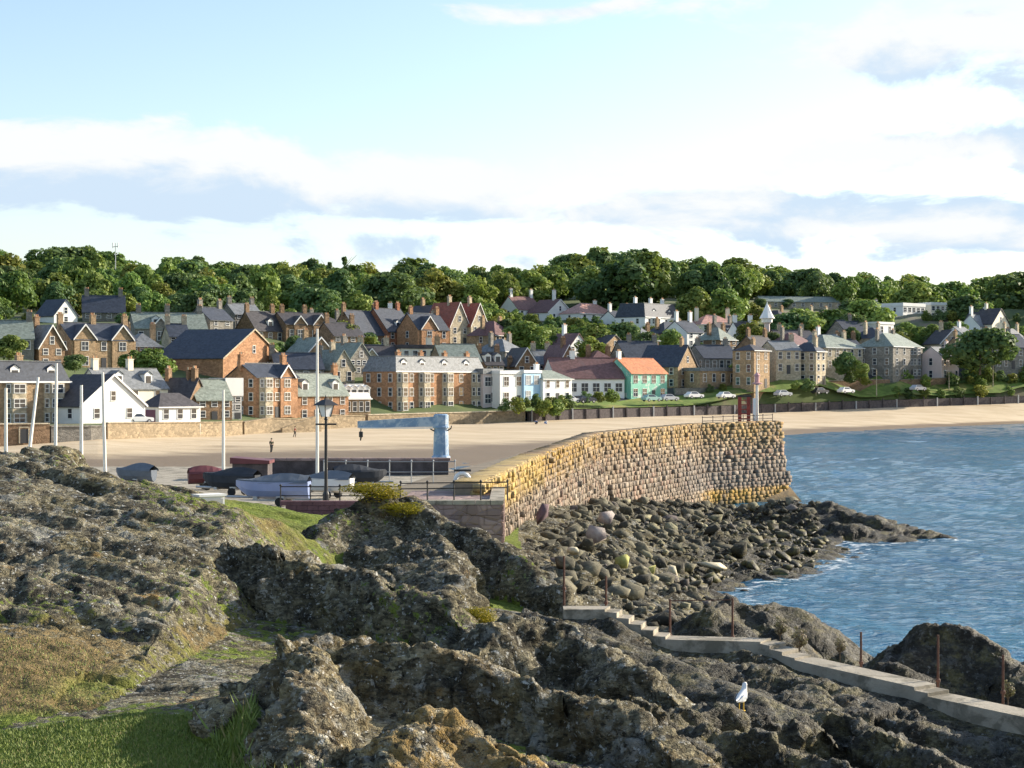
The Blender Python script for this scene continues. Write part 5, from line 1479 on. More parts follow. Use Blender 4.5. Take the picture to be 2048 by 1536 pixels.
house('white house with crossing gables and a tall white chimney', 1096, 1146, 644, 624, 598, 516, 38, 'gy', 8, 'white_paint', 'tile_brown', 2, 1, 1, chim=((.5, .3),), bargeboard=True, ch=2.8)
house('white house with a pink tiled roof among the trees', 1160, 1236, 646, 626, 604, 512, 32, 'hip', 9, 'white_paint', 'tile_pink', 4, 1, 1, chim=((.7, .5),))
house('white mansion with a blue slate mansard, dormers and tall chimneys', 1290, 1366, 668, 634, 606, 482, 42, 'mansard', 10, 'white_paint', 'slate_navy', 4, 2, 2, ((.3, 3.6),), (.3, .75), ((.15, .5), (.6, .5), (.95, .5)), name='mansion', cat='mansion', ch=2.6)
house('small white house with slate roof below the mansion', 1374, 1412, 694, 664, 642, 440, 36, 'gx', 8, 'white_paint', 'slate_navy', 2, 2, 1, chim=((.1, .5), (.9, .5)), ch=2.4)
house('bungalow with an orange-pink hipped roof and white chimneys', 1402, 1480, 662, 648, 628, 486, 24, 'hip', 9, 'cream_paint', 'tile_pink', 4, 1, 1, chim=((.1, .5), (.95, .5)), ch=2.4, name='bungalow', cat='bungalow')
house('house with a deep blue slate roof behind the orange tiled pavilion', 1252, 1330, 738, 716, 682, 404, 22, 'gx', 9, 'stone_grey', 'slate_navy', 4, 1, 1, chim=((.3, .5), (.98, .5)))
house('small grey-roofed house behind the cream stone house', 1560, 1640, 690, 676, 660, 440, 22, 'gx', 8, 'stone_pale', 'slate_dark', 4, 1, 1, chim=((.2, .5), (.8, .5)))
house('dark blue roofed house below the school', 1694, 1752, 684, 666, 640, 452, 26, 'gx', 9, 'stone_grey', 'slate_navy', 3, 1, 1, chim=((.5, .5),))
house('small white flat-roofed block below the school', 1756, 1796, 672, 648, 644, 462, 36, 'flat', 6, 'white_paint', 'white_paint', 2, 1, 1, chim=())
house('pale flat-roofed school block on the hillside at the right', 1806, 1862, 658, 612, 606, 540, 34, 'flat', 12, 'white_paint', 'white_paint', 5, 3, 2, chim=(), name='school', cat='school', ww=1.6)
house('long cream school wing beside the pale block', 1862, 1914, 652, 610, 605, 552, 24, 'flat', 10, 'cream_paint', 'white_paint', 5, 3, 0, chim=(), name='school', cat='school', ww=1.9)
house('bluish grey hipped building left of the school', 1762, 1806, 650, 624, 602, 560, 38, 'hip', 10, 'grey_render', 'slate_grey', 3, 2, 1, chim=((.5, .5),))
house('long low pale-roofed building across the hillside below the trees', 1524, 1694, 616, 603, 592, 570, 12, 'gx', 8, 'stone_pale', 'slate_green', 9, 1, 0, chim=(), name='long_building', cat='building')
house('pale gabled house among trees near the right edge', 1984, 2036, 676, 648, 616, 500, 40, 'gy', 9, 'cream_paint', 'slate_dark', 2, 1, 1, chim=((.5, .5),))
house('white-banded long house above it at the right edge', 2004, 2080, 640, 622, 610, 560, 20, 'flat', 8, 'white_paint', 'slate_grey', 5, 1, 0, chim=(), ww=1.8)
house('small grey and white cottage below the school wing', 1930, 1960, 690, 672, 654, 470, 36, 'gx', 7, 'white_paint', 'slate_grey', 2, 1, 1, chim=((.5, .5),))

# houses that close the gaps between the rows
_f = random.Random(5)
FILL = [(118, 724, 316, 'below the white gabled house among the trees'), (262, 716, 330, 'right of the twin-gabled villa'), (340, 700, 342, 'above the church roof on the left'), (420, 668, 372, 'between terrace and church hall'), (470, 652, 400, 'above the church hall ridge'),
        (612, 728, 340, 'behind the navy slate roof'), (668, 700, 372, 'right of the brown villa'), (640, 668, 420, 'under the trees above the masts'), (700, 748, 338, 'left of the long tenement'), (760, 660, 440, 'behind the shaded terrace'), (850, 650, 452, 'behind the half-timbered villa'), (990, 690, 420, 'right of the second red roof'), (1010, 720, 388, 'above the white triple dormer'),
        (1140, 716, 404, 'above the tall white chimney gable'), (1206, 716, 412, 'behind the purple-grey hipped roof'), (1280, 700, 430, 'below the mansion terrace'), (1330, 690, 446, 'right below the mansion'), (1440, 702, 428, 'above the wide grey house'), (1482, 690, 440, 'left of the turret foot'), (1516, 716, 412, 'behind the tan tower house'), (1590, 712, 420, 'between cream house and lit bay'), (1650, 716, 424, 'above the broad villa left end'),
        (1690, 722, 432, 'above the broad villa right end'), (1760, 700, 446, 'left above the dark villa'), (1880, 704, 452, 'above the pink villa'), (1930, 716, 446, 'right above the pink villa'), (2030, 704, 462, 'above the right edge house'), (1960, 668, 500, 'left of the pale gabled house'), (1240, 664, 496, 'left of the mansion'), (1450, 684, 462, 'below the orange-pink bungalow'), (1640, 660, 520, 'right under the long low building'), (1560, 656, 524, 'left under the long low building')]
_walls = ['stone_tan', 'stone_brown', 'stone_grey', 'stone_pale', 'white_paint', 'stone_brown', 'stone_tan']
_roofs = ['slate_dark', 'slate_navy', 'slate_grey', 'slate_dark', 'slate_navy', 'slate_green', 'tile_brown']
_wn = {'stone_tan': 'tan stone', 'stone_brown': 'brown stone', 'stone_grey': 'grey stone', 'stone_pale': 'pale stone', 'white_paint': 'white'}
_rn = {'slate_dark': 'dark slate', 'slate_navy': 'bluish slate', 'slate_grey': 'grey slate', 'slate_green': 'greenish slate', 'tile_brown': 'brown tile'}
for (px, yb, D, where) in FILL:
    wl, rf = _f.choice(_walls), _f.choice(_roofs); ty = _f.choice(['gx', 'gx', 'gy', 'hip'])
    wpx = _f.uniform(34, 58); hpx = _f.uniform(15, 26) * 420 / D; rpx = _f.uniform(20, 30) * 420 / D
    house('%s house with a %s roof %s' % (_wn[wl], _rn[rf], where), px, px + wpx, yb, yb - hpx, yb - hpx - rpx, D, _f.uniform(22, 44), ty, _f.uniform(6.5, 9), wl, rf, _f.choice([2, 3, 3, 4]), 1 if hpx < 21 else 2, _f.choice([0, 1, 2]), (), (.5,) if ty == 'gx' and _f.random() < .4 else (),
          ((.08, .5), (.92, .5)) if ty != 'gy' else ((.5, .7),), bargeboard=_f.random() < .5, ch=_f.uniform(1.3, 2.4))
# garage door of the white garage
g = [o for o in bpy.data.objects if o.name == 'garage'][0]
MB().box(-.08, .02, .8, 3.8, 0, 2.0).build('garage_door', M['purple_door'], g)

def spire():
    p = at(1534, 694, 446); root = empty('bell_turret', tuple(p)); tag(root, 'slim pink turret with a white conical cap among the trees', 'turret'); GC.append(tuple(p))
    BOXES.append((1518, 1550, 606, 690, 446))
    S = 446 / F
    MB().lathe([(.75, -3), (.70, 46 * S), (.95, 47 * S), (.95, 49 * S)], 8).build('shaft', M['pink_paint'], root)
    MB().lathe([(1.35, 49.2 * S), (1.45, 56 * S), (1.6, 57 * S)], 8).build('belfry', M['white_paint'], root)
    MB().lathe([(2.0, 57.2 * S), (1.2, 68 * S), (.2, 86 * S), (.05, 90 * S)], 8).build('cap', M['white_paint'], root)
spire()
def mast_far():
    p = at(231, 530, 600); root = empty('radio_mast', tuple(p)); tag(root, 'thin grey mast rising above the trees on the left skyline', 'mast')
    MB().tube((0, 0, -8), (0, 0, 7.5), .22, .14, 6).build('pole', M['galvanised'], root)
    MB().tube((-.9, 0, 6.2), (.9, 0, 6.4), .12).tube((-.9, 0, 5.8), (-.9, 0, 7.6), .16).tube((.9, 0, 5.9), (.9, 0, 7.6), .16).build('antenna', M['galvanised'], root)
mast_far()

GROUND = build_ground()

# ------------------------------------------------------------------ sea wall, verge wall, garden walls, road
def strip_wall(name, label, pxs, zt, th, mat, cope=None, cat='wall', zoff=None):
    """wall along the back of the beach"""
    pts = [Vector(foot(p)) for p in pxs]
    root = empty(name, tuple(pts[0])); tag(root, label, cat); b0 = pts[0]
    prof = []
    for k, (p, px) in enumerate(zip(pts, pxs)):
        a = pts[max(0, k - 1)]; b = pts[min(len(pts) - 1, k + 1)]
        d = Vector((b.x - a.x, b.y - a.y, 0)).normalized(); n = Vector((d.y, -d.x, 0))
        t = wall_top(px)[2] + (zt(px) if zt else 0)
        prof.append((p - b0, n, t - b0.z, p.z - b0.z - 1.0))
    def run(o0, o1, za, zb):
        P, fs = [], []
        for q, n, t, bz in prof:
            z0, z1 = za(t, bz), zb(t, bz)
            P += [Vector((q.x, q.y, z0)) + n * o1 * 1.15, Vector((q.x, q.y, z1)) + n * o1, Vector((q.x, q.y, z1)) - n * o0, Vector((q.x, q.y, z0)) - n * o0]
        for k in range(len(prof) - 1):
            for j in range(3): fs.append((k * 4 + j, (k + 1) * 4 + j, (k + 1) * 4 + j + 1, k * 4 + j + 1))
        fs.append((0, 1, 2, 3)); L = (len(prof) - 1) * 4; fs.append((L + 3, L + 2, L + 1, L))
        return MB().poly(P, fs)
    run(th, .25, lambda t, b: b, lambda t, b: t).build('wall', M[mat], root)
    if cope: run(th + .05, .34, lambda t, b: t + .003, lambda t, b: t + .16).build('coping', M[cope], root)
    return root, prof, b0
strip_wall('garden_wall', 'reddish stone garden wall with a doorway below the left tenement', [-60, -10, 40, 98], None, .5, 'stone_brown', 'stone_pale')
d_ = at(48, 868, foot(48)[1] - .55)
dr = empty('wall_door', (d_.x, d_.y, foot(48)[2] + .2), math.radians(35)); tag(dr, 'dark doorway in the reddish garden wall', 'door')
MB().box(-.55, .55, -.05, .15, 0, 1.9).build('leaf', M['dark_door'], dr); MB().box(-.7, -.553, -.09, .15, 0, 2.05).build('jamb', M['stone_pale'], dr); MB().box(.553, .7, -.09, .15, 0, 2.05).build('jamb', M['stone_pale'], dr); MB().box(-.7, .7, -.09, .15, 2.053, 2.2).build('lintel', M['stone_pale'], dr)
strip_wall('sea_wall', 'shaded stone wall between the garden wall and the white gabled house', [101, 140, 180, 209], lambda px: -.4, .5, 'stone_grey', 'stone_grey')
strip_wall('sea_wall', 'rubble stone sea wall below the white gabled house and garage', [212, 260, 320, 380, 440, 482], None, .6, 'seawall', 'seawall')
strip_wall('sea_wall', 'sloping rubble sea wall below the orange tenement and lamp', [486, 540, 600, 660, 728], lambda px: .25 * math.sin(px * .05), .6, 'seawall', 'seawall')
strip_wall('sea_wall', 'long low sea wall below the four-bay tenement', [734, 800, 860, 920, 980, 1049], None, .6, 'seawall', 'stone_pale')
root, prof, b0 = strip_wall('timber_breastwork', 'dark purple timber breastwork with posts between sand and grass verge', [1056, 1100, 1150, 1250, 1350, 1450, 1550, 1650, 1750, 1900, 2060, 2200], lambda px: -.35, .3, 'timber_dark')
for px in range(1062, 2190, 27):
    x, y, z = foot(px); t = wall_top(px)[2] - .35
    hh = t - z + .25 + .2 * math.sin(px * 1.7)
    link('post', MB().box(-.13, .13, -.13, .13, -.6, hh).mesh('post', M['timber_dark' if (px // 27) % 3 else 'grey_render']), root, Vector((x, y, z)) - b0 + Vector((.18, -.42, 0)), (0, 0, .6))
# ramp down to the beach beside the orange tenement
rp = Vector(foot(545)); 
o = empty('beach_ramp', tuple(rp), math.radians(52)); tag(o, 'stone ramp leading from the sea wall down to the sand', 'ramp')
MB().prism([(0, -.8), (9, -.8), (9, 1.9), (8.4, 1.9), (0, .1)], -1.9, -.28).build('slope', M['seawall'], o)
MB().prism([(0, -.8), (9, -.8), (9, 2.6), (8.4, 2.6), (0, .75)], -2.25, -1.903).build('parapet', M['seawall'], o)

def verge():
    """grass verge and road behind the breastwork"""
    pxs = list(range(1040, 2260, 40))
    def sheet(name, f0, f1, dz0, dz1, mat, label):
        V, fs = [], []
        for k, px in enumerate(pxs):
            x, y, z = wall_top(px); 
            for j in range(5):
                f = f0 + (f1 - f0) * j / 4; X, Y = x * f, y * f
                V.append((X, Y, max(float(GROUND(X, Y)[0]) + .12, z - .3) + dz0 + (dz1 - dz0) * j / 4))
        for k in range(len(pxs) - 1):
            for j in range(4): a = k * 5 + j; fs.append((a, a + 5, a + 6, a + 1))
        o = MB().poly(V, fs).build(name, mat, smooth=True); structure(o); o['label'] = label
    vm = material('verge_grass', (0.13, 0.19, 0.035), .95, .35, .5, second=(.24, .23, .07), sfac=(.5, .62), sscale=.25)
    sheet('grass_verge', 1.0004, 1.030, .12, .45, vm, 'bright grass verge between the beach and the seafront road')
    sheet('road', 1.0305, 1.052, .3, .3, M['asphalt'], 'seafront road behind the grass verge')
verge()
def low_wall(label, px0, px1, py0, py1, D0, D1, h, mat):
    a, b = at(px0, py0, D0), at(px1, py1, D1); d = b - a
    o = empty('boundary_wall', tuple(a), math.atan2(d.y, d.x)); tag(o, label, 'wall')
    L = math.hypot(d.x, d.y)
    MB().poly([(0, 0, -1.5), (L, 0, d.z - 1.5), (L, .45, d.z - 1.5), (0, .45, -1.5), (0, 0, h), (L, 0, d.z + h), (L, .45, d.z + h), (0, .45, h)], [(0, 3, 2, 1), (4, 5, 6, 7), (0, 1, 5, 4), (1, 2, 6, 5), (2, 3, 7, 6), (3, 0, 4, 7)]).build('wall', M[mat], o)
    MB().poly([(0, -.06, h + .003), (L, -.06, d.z + h + .003), (L, .51, d.z + h + .003), (0, .51, h + .003), (0, -.06, h + .13), (L, -.06, d.z + h + .13), (L, .51, d.z + h + .13), (0, .51, h + .13)], [(0, 3, 2, 1), (4, 5, 6, 7), (0, 1, 5, 4), (1, 2, 6, 5), (2, 3, 7, 6), (3, 0, 4, 7)]).build('coping', M['stone_grey'], o)
low_wall('brown garden wall along the road left of the dark villa', 1545, 1780, 786, 778, 398, 418, 2.3, 'stone_brown')
low_wall('brown garden wall along the road below the dark villa', 1790, 1960, 779, 772, 420, 434, 2.3, 'stone_brown')
low_wall('brown garden wall along the road at the right edge', 1968, 2160, 772, 764, 436, 452, 2.4, 'stone_brown')
low_wall('grey garden wall beside the low ochre outbuilding', 1350, 1500, 788, 784, 382, 394, 1.1, 'stone_grey')
# ------------------------------------------------------------------ trees
def leaf_material(name, dark, light, objvar=.25):
    m = bpy.data.materials.new(name); m.use_nodes = True
    N = NT(m.node_tree); bs = N.n['Principled BSDF']
    oi = N.add('ShaderNodeObjectInfo')
    rn = N.add('ShaderNodeAttribute', attribute_name='leaf').outputs['Fac']
    c = N.mix(rn, dark, light)
    hs = N.add('ShaderNodeHueSaturation'); N.put(hs.inputs['Color'], c)
    N.put(hs.inputs['Hue'], N.ramp(oi.outputs['Random'], 0, 1, .472, .515, False))
    N.put(hs.inputs['Value'], N.ramp(N.m('FRACT', N.m('MULTIPLY', oi.outputs['Random'], 7.7)), 0, 1, 1 - objvar, 1 + objvar, False))
    N.put(bs.inputs['Base Color'], hs.outputs[0]); bs.inputs['Roughness'].default_value = .6; bs.inputs['Specular IOR Level'].default_value = .2
    tr = N.add('ShaderNodeBsdfTranslucent'); N.put(tr.inputs[0], N.mix(.5, hs.outputs[0], (.12, .17, .02)))
    mx = N.add('ShaderNodeMixShader'); mx.inputs[0].default_value = .36
    N.l.new(bs.outputs[0], mx.inputs[1]); N.l.new(tr.outputs[0], mx.inputs[2]); N.l.new(mx.outputs[0], N.n['Material Output'].inputs[0])
    MATS[name] = m
    return m
leaf_material('leaf_green', (0.11, 0.19, 0.045), (0.30, 0.40, 0.10))
leaf_material('leaf_dark', (0.065, 0.125, 0.05), (0.17, 0.26, 0.09))
leaf_material('leaf_yellow', (0.14, 0.18, 0.035), (0.32, 0.34, 0.08))
leaf_material('gorse', (0.11, 0.12, 0.014), (0.55, 0.40, 0.02), .1)
leaf_material('dry_leaf', (0.12, 0.10, 0.07), (0.26, 0.22, 0.16))
material('bark', (0.11, 0.085, 0.06), .95, .3, 3.0, bump=.5)

def crown_mesh(seed, mat, H=1.0, R=.5, n=2300, lobes=12, leaf=.045, low=.22, cone=False):
    """leaf clumps spread through a crown of height H (base at low*H), radius R; unit tree"""
    r = np.random.default_rng(seed)
    C = []
    for k in range(lobes):
        t = r.uniform(0, 1)
        a = r.uniform(0, 2 * math.pi)
        if cone:
            z = low + (1 - low) * t * .92; rad = R * (1 - t) * .75 * r.uniform(.4, 1); s = R * (.18 + .34 * (1 - t))
        else:
            z = low + .14 + (.80 - low) * t * .88; prof = math.sin(math.pi * (.18 + .74 * t)) ; rad = R * .70 * prof * r.uniform(.4, 1.12); s = R * r.uniform(.20, .46) * (.65 + .35 * prof)
        C.append((math.cos(a) * rad, math.sin(a) * rad, z * H, s, s * r.uniform(.7, .95), r.uniform(-.25, .25)))
    if not cone: C.append((0, 0, H * (low + .42), R * .62, R * .7, 0))
    C = np.array(C)
    w = C[:, 3] ** 2; idx = r.choice(len(C), n, p=w / w.sum())
    d = r.normal(size=(n, 3)); d /= np.linalg.norm(d, axis=1, keepdims=True)
    rad = np.where(r.random(n) < .78, r.uniform(.82, 1.06, n), r.uniform(.3, .85, n))
    P = C[idx, :3] + d * np.stack([C[idx, 3], C[idx, 3], C[idx, 4]], 1) * rad[:, None]
    # clump: orientation near the outward normal
    nrm = d + r.normal(size=(n, 3)) * .55 + np.array([0, 0, .35]); nrm /= np.linalg.norm(nrm, axis=1, keepdims=True)
    u = np.cross(nrm, r.normal(size=(n, 3))); u /= np.linalg.norm(u, axis=1, keepdims=True); v = np.cross(nrm, u)
    s = leaf * r.uniform(.55, 1.35, n)[:, None]
    bend = nrm * s * r.uniform(-.3, .3, n)[:, None]
    V = np.stack([P - u * s, P - v * s * .8 + bend, P + u * s, P + v * s * .8 + bend], 1).reshape(-1, 3)
    Fs = np.arange(4 * n, dtype=np.int32).reshape(-1, 4)
    lf = np.clip(.5 + C[idx, 5] + r.normal(size=n) * .22, 0, 1)
    return mesh_np('crown', V, Fs, mat, False, {'leaf': np.repeat(lf, 4)})

def trunk_mesh(seed, top=.62, rad=.022):
    r = random.Random(seed); mb = MB()
    p = Vector((0, 0, -.08)); segs = 4; q = p
    for k in range(segs):
        t0, t1 = k / segs, (k + 1) / segs
        q = Vector((r.uniform(-.012, .012), r.uniform(-.012, .012), -.08 + (top + .08) * t1))
        mb.tube(p, q, rad * (1 - .6 * t0), rad * (1 - .6 * t1), 7, False); p = q
    for k in range(6):
        z = r.uniform(.2, top * .85); a = r.uniform(0, 6.28); L = r.uniform(.14, .3)
        mb.tube((0, 0, z), (math.cos(a) * L, math.sin(a) * L, z + L * r.uniform(.5, 1.0)), rad * .5, rad * .15, 5, False)
    return mb.mesh('trunk', M['bark'])

BROAD = []
for k in range(9):
    mat = (M['leaf_green'], M['leaf_green'], M['leaf_dark'], M['leaf_green'], M['leaf_yellow'], M['leaf_green'], M['leaf_dark'], M['leaf_yellow'], M['leaf_green'])[k]
    BROAD.append((crown_mesh(300 + k, mat, R=.52 + .05 * (k % 3), n=3000, lobes=15 + 2 * (k % 4), low=-.02 + .03 * (k % 3)), trunk_mesh(300 + k), k))
CONE = (crown_mesh(400, M['leaf_dark'], R=.2, n=1500, lobes=22, low=.1, cone=True, leaf=.035), trunk_mesh(400, .85, .016))
SHRUB = [(crown_mesh(500 + k, M[('leaf_green', 'leaf_dark', 'leaf_yellow')[k]], R=.72, n=900, lobes=8, low=-.15, leaf=.075), None) for k in range(3)]
GORSE = crown_mesh(520, M['gorse'], R=1.1, n=5200, lobes=14, low=-.2, leaf=.035)
DRY = crown_mesh(530, M['dry_leaf'], R=.36, n=700, lobes=9, low=.0, leaf=.035)
KINDS = ['rounded mid green', 'spreading mid green', 'dense dark green', 'full leafy green', 'yellowish green', 'open-crowned green', 'broad dark green', 'pale olive', 'tall domed green']

TREES = []
def tree(px, D, h, kind, where, group, zb=None, name='broadleaf_tree', wide=1.0):
    X = (px - CX) / F * D
    z = float(GROUND(X, D)[0]) if zb is None else zb
    cm, tm = (BROAD[kind][0], BROAD[kind][1]) if name == 'broadleaf_tree' else CONE
    o = empty(name, (X, D, z), random.uniform(0, 6.28)); o.scale = (h * wide, h * wide, h)
    lab = (KINDS[kind] + ' tree ' + where) if name == 'broadleaf_tree' else 'dark pointed conifer ' + where
    tag(o, lab, 'tree', group)
    link('crown', cm, o); link('trunk', tm, o)
    TREES.append((px, D, h, z))
    return o

def covers(px, D, h, w, z):
    """does a tree hide a good part of a house that stands behind it?"""
    yt = CY - (z + h - CAMZ) / D * F; yb = CY - (z - CAMZ) / D * F; hw = w / 2 / D * F * .85
    for (xl, xr, y0, y1, Dh) in BOXES:
        if Dh < D - 6: 
            continue
        ox = min(px + hw, xr) - max(px - hw, xl); oy = min(yb, y1) - max(yt, y0)
        if ox > 0 and oy > 0 and ox * oy > (.10 if D > 430 else .06) * (xr - xl) * (y1 - y0): return True
    return False

def place_trees():
    r = random.Random(23)
    def region(px):
        for lim, nm in ((260, 'behind the twin-gabled villa'), (520, 'behind the church hall'), (760, 'above the tallest mast'), (1020, 'behind the red roofs'),
                        (1260, 'by the white hill houses'), (1480, 'by the white mansion'), (1760, 'by the long low building'), (3000, 'by the school')):
            if px < lim: return nm
    n = 0; made = {}
    # the wood on the skyline and down the hillside, far rows first
    for (D, step, hh, reach) in ((700, 46, 16, True), (655, 52, 16, True), (615, 54, 15, False), (575, 56, 14.5, False), (540, 58, 13.5, False), (508, 60, 12.5, False), (478, 58, 11, False), (450, 60, 9.5, False), (424, 64, 8, False), (398, 66, 7, False), (372, 70, 6.0, False), (345, 60, 5.5, False)):
        px = -120 + r.uniform(0, 40)
        while px < 2180:
            q = px + r.uniform(-14, 14); px += step * r.uniform(.8, 1.25)
            d = D + r.uniform(-14, 14)
            if d < float(interp(WALLFOOT, q, 1)) * 1.07: continue
            X = (q - CX) / F * d
            z = float(GROUND(X, d)[0]); h = hh * r.choice([.62, .8, .95, 1.05, 1.2, 1.35]) * r.uniform(.92, 1.08)
            ztop = CAMZ + (CY - skyline(q) - r.uniform(-7, 16)) / F * d
            if reach and r.random() < .8: h = max(7.5, min(19, ztop - z))
            elif z + h > ztop: h = ztop - z
            if h < 4.2: continue
            if q < 250 and d < 560 and r.random() < .0: continue
            wide = r.uniform(.8, 1.35)
            for shrink in (1.0, .7, .5, .36):
                if h * shrink < 2.6: h = 0; break
                if not covers(q, d, h * shrink, h * shrink * wide, z): h = h * shrink; break
            else: h = 0
            if h < 2.6: continue
            k = r.choice([0, 1, 2, 2, 3, 3, 4, 5, 6, 6, 7, 8])
            row = 'on the skyline ' if reach else ('on the hillside ' if d > 460 else 'in the gardens ')
            o = tree(q, d, h, k, row + region(q), 'woodland trees', z, wide=wide); made.setdefault(o['label'], []).append((q, o)); n += 1
    for lab, lst in made.items():
        if len(lst) > 1:
            lst.sort(key=lambda t: t[0])
            for q, (_, o) in enumerate(lst): o['label'] = ORD[q] + ' ' + lab.replace(' tree ', ' tree from the left ', 1)
    # single trees one can point to
    for (px, D, ytop, k, nm, lab, wide) in (
            (836, 668, 508, 3, 'broadleaf_tree', 'standing alone above the skyline in the middle left', 1.25), (688, 650, 504, 0, 'conifer', 'rising above the skyline left of centre', 1.0),
            (660, 652, 516, 0, 'conifer', 'beside the tallest skyline conifer', 1.0), (622, 640, 511, 6, 'broadleaf_tree', 'with a dark dome on the skyline above the tallest mast', 1.0),
            (150, 600, 486, 2, 'broadleaf_tree', 'forming the highest dark dome on the left skyline', 1.3), (1290, 690, 487, 0, 'conifer', 'on the very top of the central hill', 1.3), (1270, 690, 490, 0, 'conifer', 'just left of the top of the central hill', 1.2),
            (10, 560, 498, 4, 'broadleaf_tree', 'filling the left edge of the skyline', 1.2), (2040, 560, 536, 2, 'broadleaf_tree', 'rising dark at the right edge of the skyline', 1.3), (1400, 540, 578, 4, 'broadleaf_tree', 'bright and round right of the white mansion', .95)):
        X = (px - CX) / F * D; z = float(GROUND(X, D)[0]); h = CAMZ + (CY - ytop) / F * D - z
        tree(px, D, max(6, min(21, h)), k, lab, None, z, nm, wide)
        del_ = bpy.data.objects  # keep
    for (px, yb, D, ytop, k, lab, wide) in (
            (262, 748, 286, 694, 0, 'in front of the twin-gabled villa', 1.1), (312, 752, 284, 692, 3, 'in front of the huge navy church roof', 1.2), (18, 720, 286, 668, 8, 'beside the grey-green roof at the left edge', 1.1), (150, 742, 290, 706, 2, 'at the foot of the twin-gabled villa', 1.0),
            (590, 712, 350, 668, 6, 'between the church hall gable and the navy roof', 1.3), (690, 690, 380, 640, 7, 'with reddish tint right of the tallest mast top', 1.2), (735, 706, 400, 662, 2, 'in front of the shaded terrace', 1.0),
            (1010, 700, 470, 618, 3, 'tall beside the red-roofed houses', 1.0), (1050, 700, 420, 640, 8, 'below the white houses on the hill', 1.1), (1092, 700, 425, 646, 5, 'below the tall white chimney', 1.1), (1150, 690, 430, 644, 0, 'below the pink-roofed house', 1.1), (1200, 696, 420, 642, 3, 'left of the white mansion', 1.2), (1180, 718, 400, 672, 7, 'with pale foliage above the brown-roofed hall', 1.2), (1240, 700, 425, 640, 2, 'dark beside the white mansion', 1.0), (1110, 706, 410, 668, 6, 'dark above the white-edged gables', 1.1),
            (1690, 748, 408, 700, 6, 'in the garden between the two villas', 1.1), (1720, 756, 406, 716, 0, 'low in the garden beside the dark villa', 1.1), (1668, 690, 470, 612, 3, 'large right of the turret', 1.1), (1610, 694, 470, 612, 5, 'large behind the cream stone house', 1.2), (1720, 690, 476, 596, 8, 'tall left of the school', 1.1), (1575, 690, 465, 620, 2, 'dark beside the turret', 1.1),
            (1960, 742, 424, 650, 2, 'large and dark near the right edge of the seafront', 1.15), (1900, 690, 480, 640, 6, 'between the school and the dark villa', 1.1), (1930, 660, 520, 584, 6, 'large right of the school', 1.25), (2010, 735, 440, 690, 0, 'in the garden at the right edge', 1.0), (1840, 690, 470, 650, 3, 'in front of the school', 1.1), (1700, 700, 450, 650, 6, 'dark left of the small white block', .9),
            (1500, 690, 440, 640, 7, 'between the orange-roofed bungalow and the turret', 1.0), (1540, 702, 430, 662, 2, 'just below the turret', .9), (1345, 700, 420, 655, 5, 'in front of the white mansion', .9), (1290, 706, 415, 660, 2, 'dark in front of the mansion dormers', .9)):
        p = at(px, yb, D); h = (yb - ytop) / F * D
        tree(px, D, h, k, lab, None, p.z, wide=wide * 1.15)
place_trees()

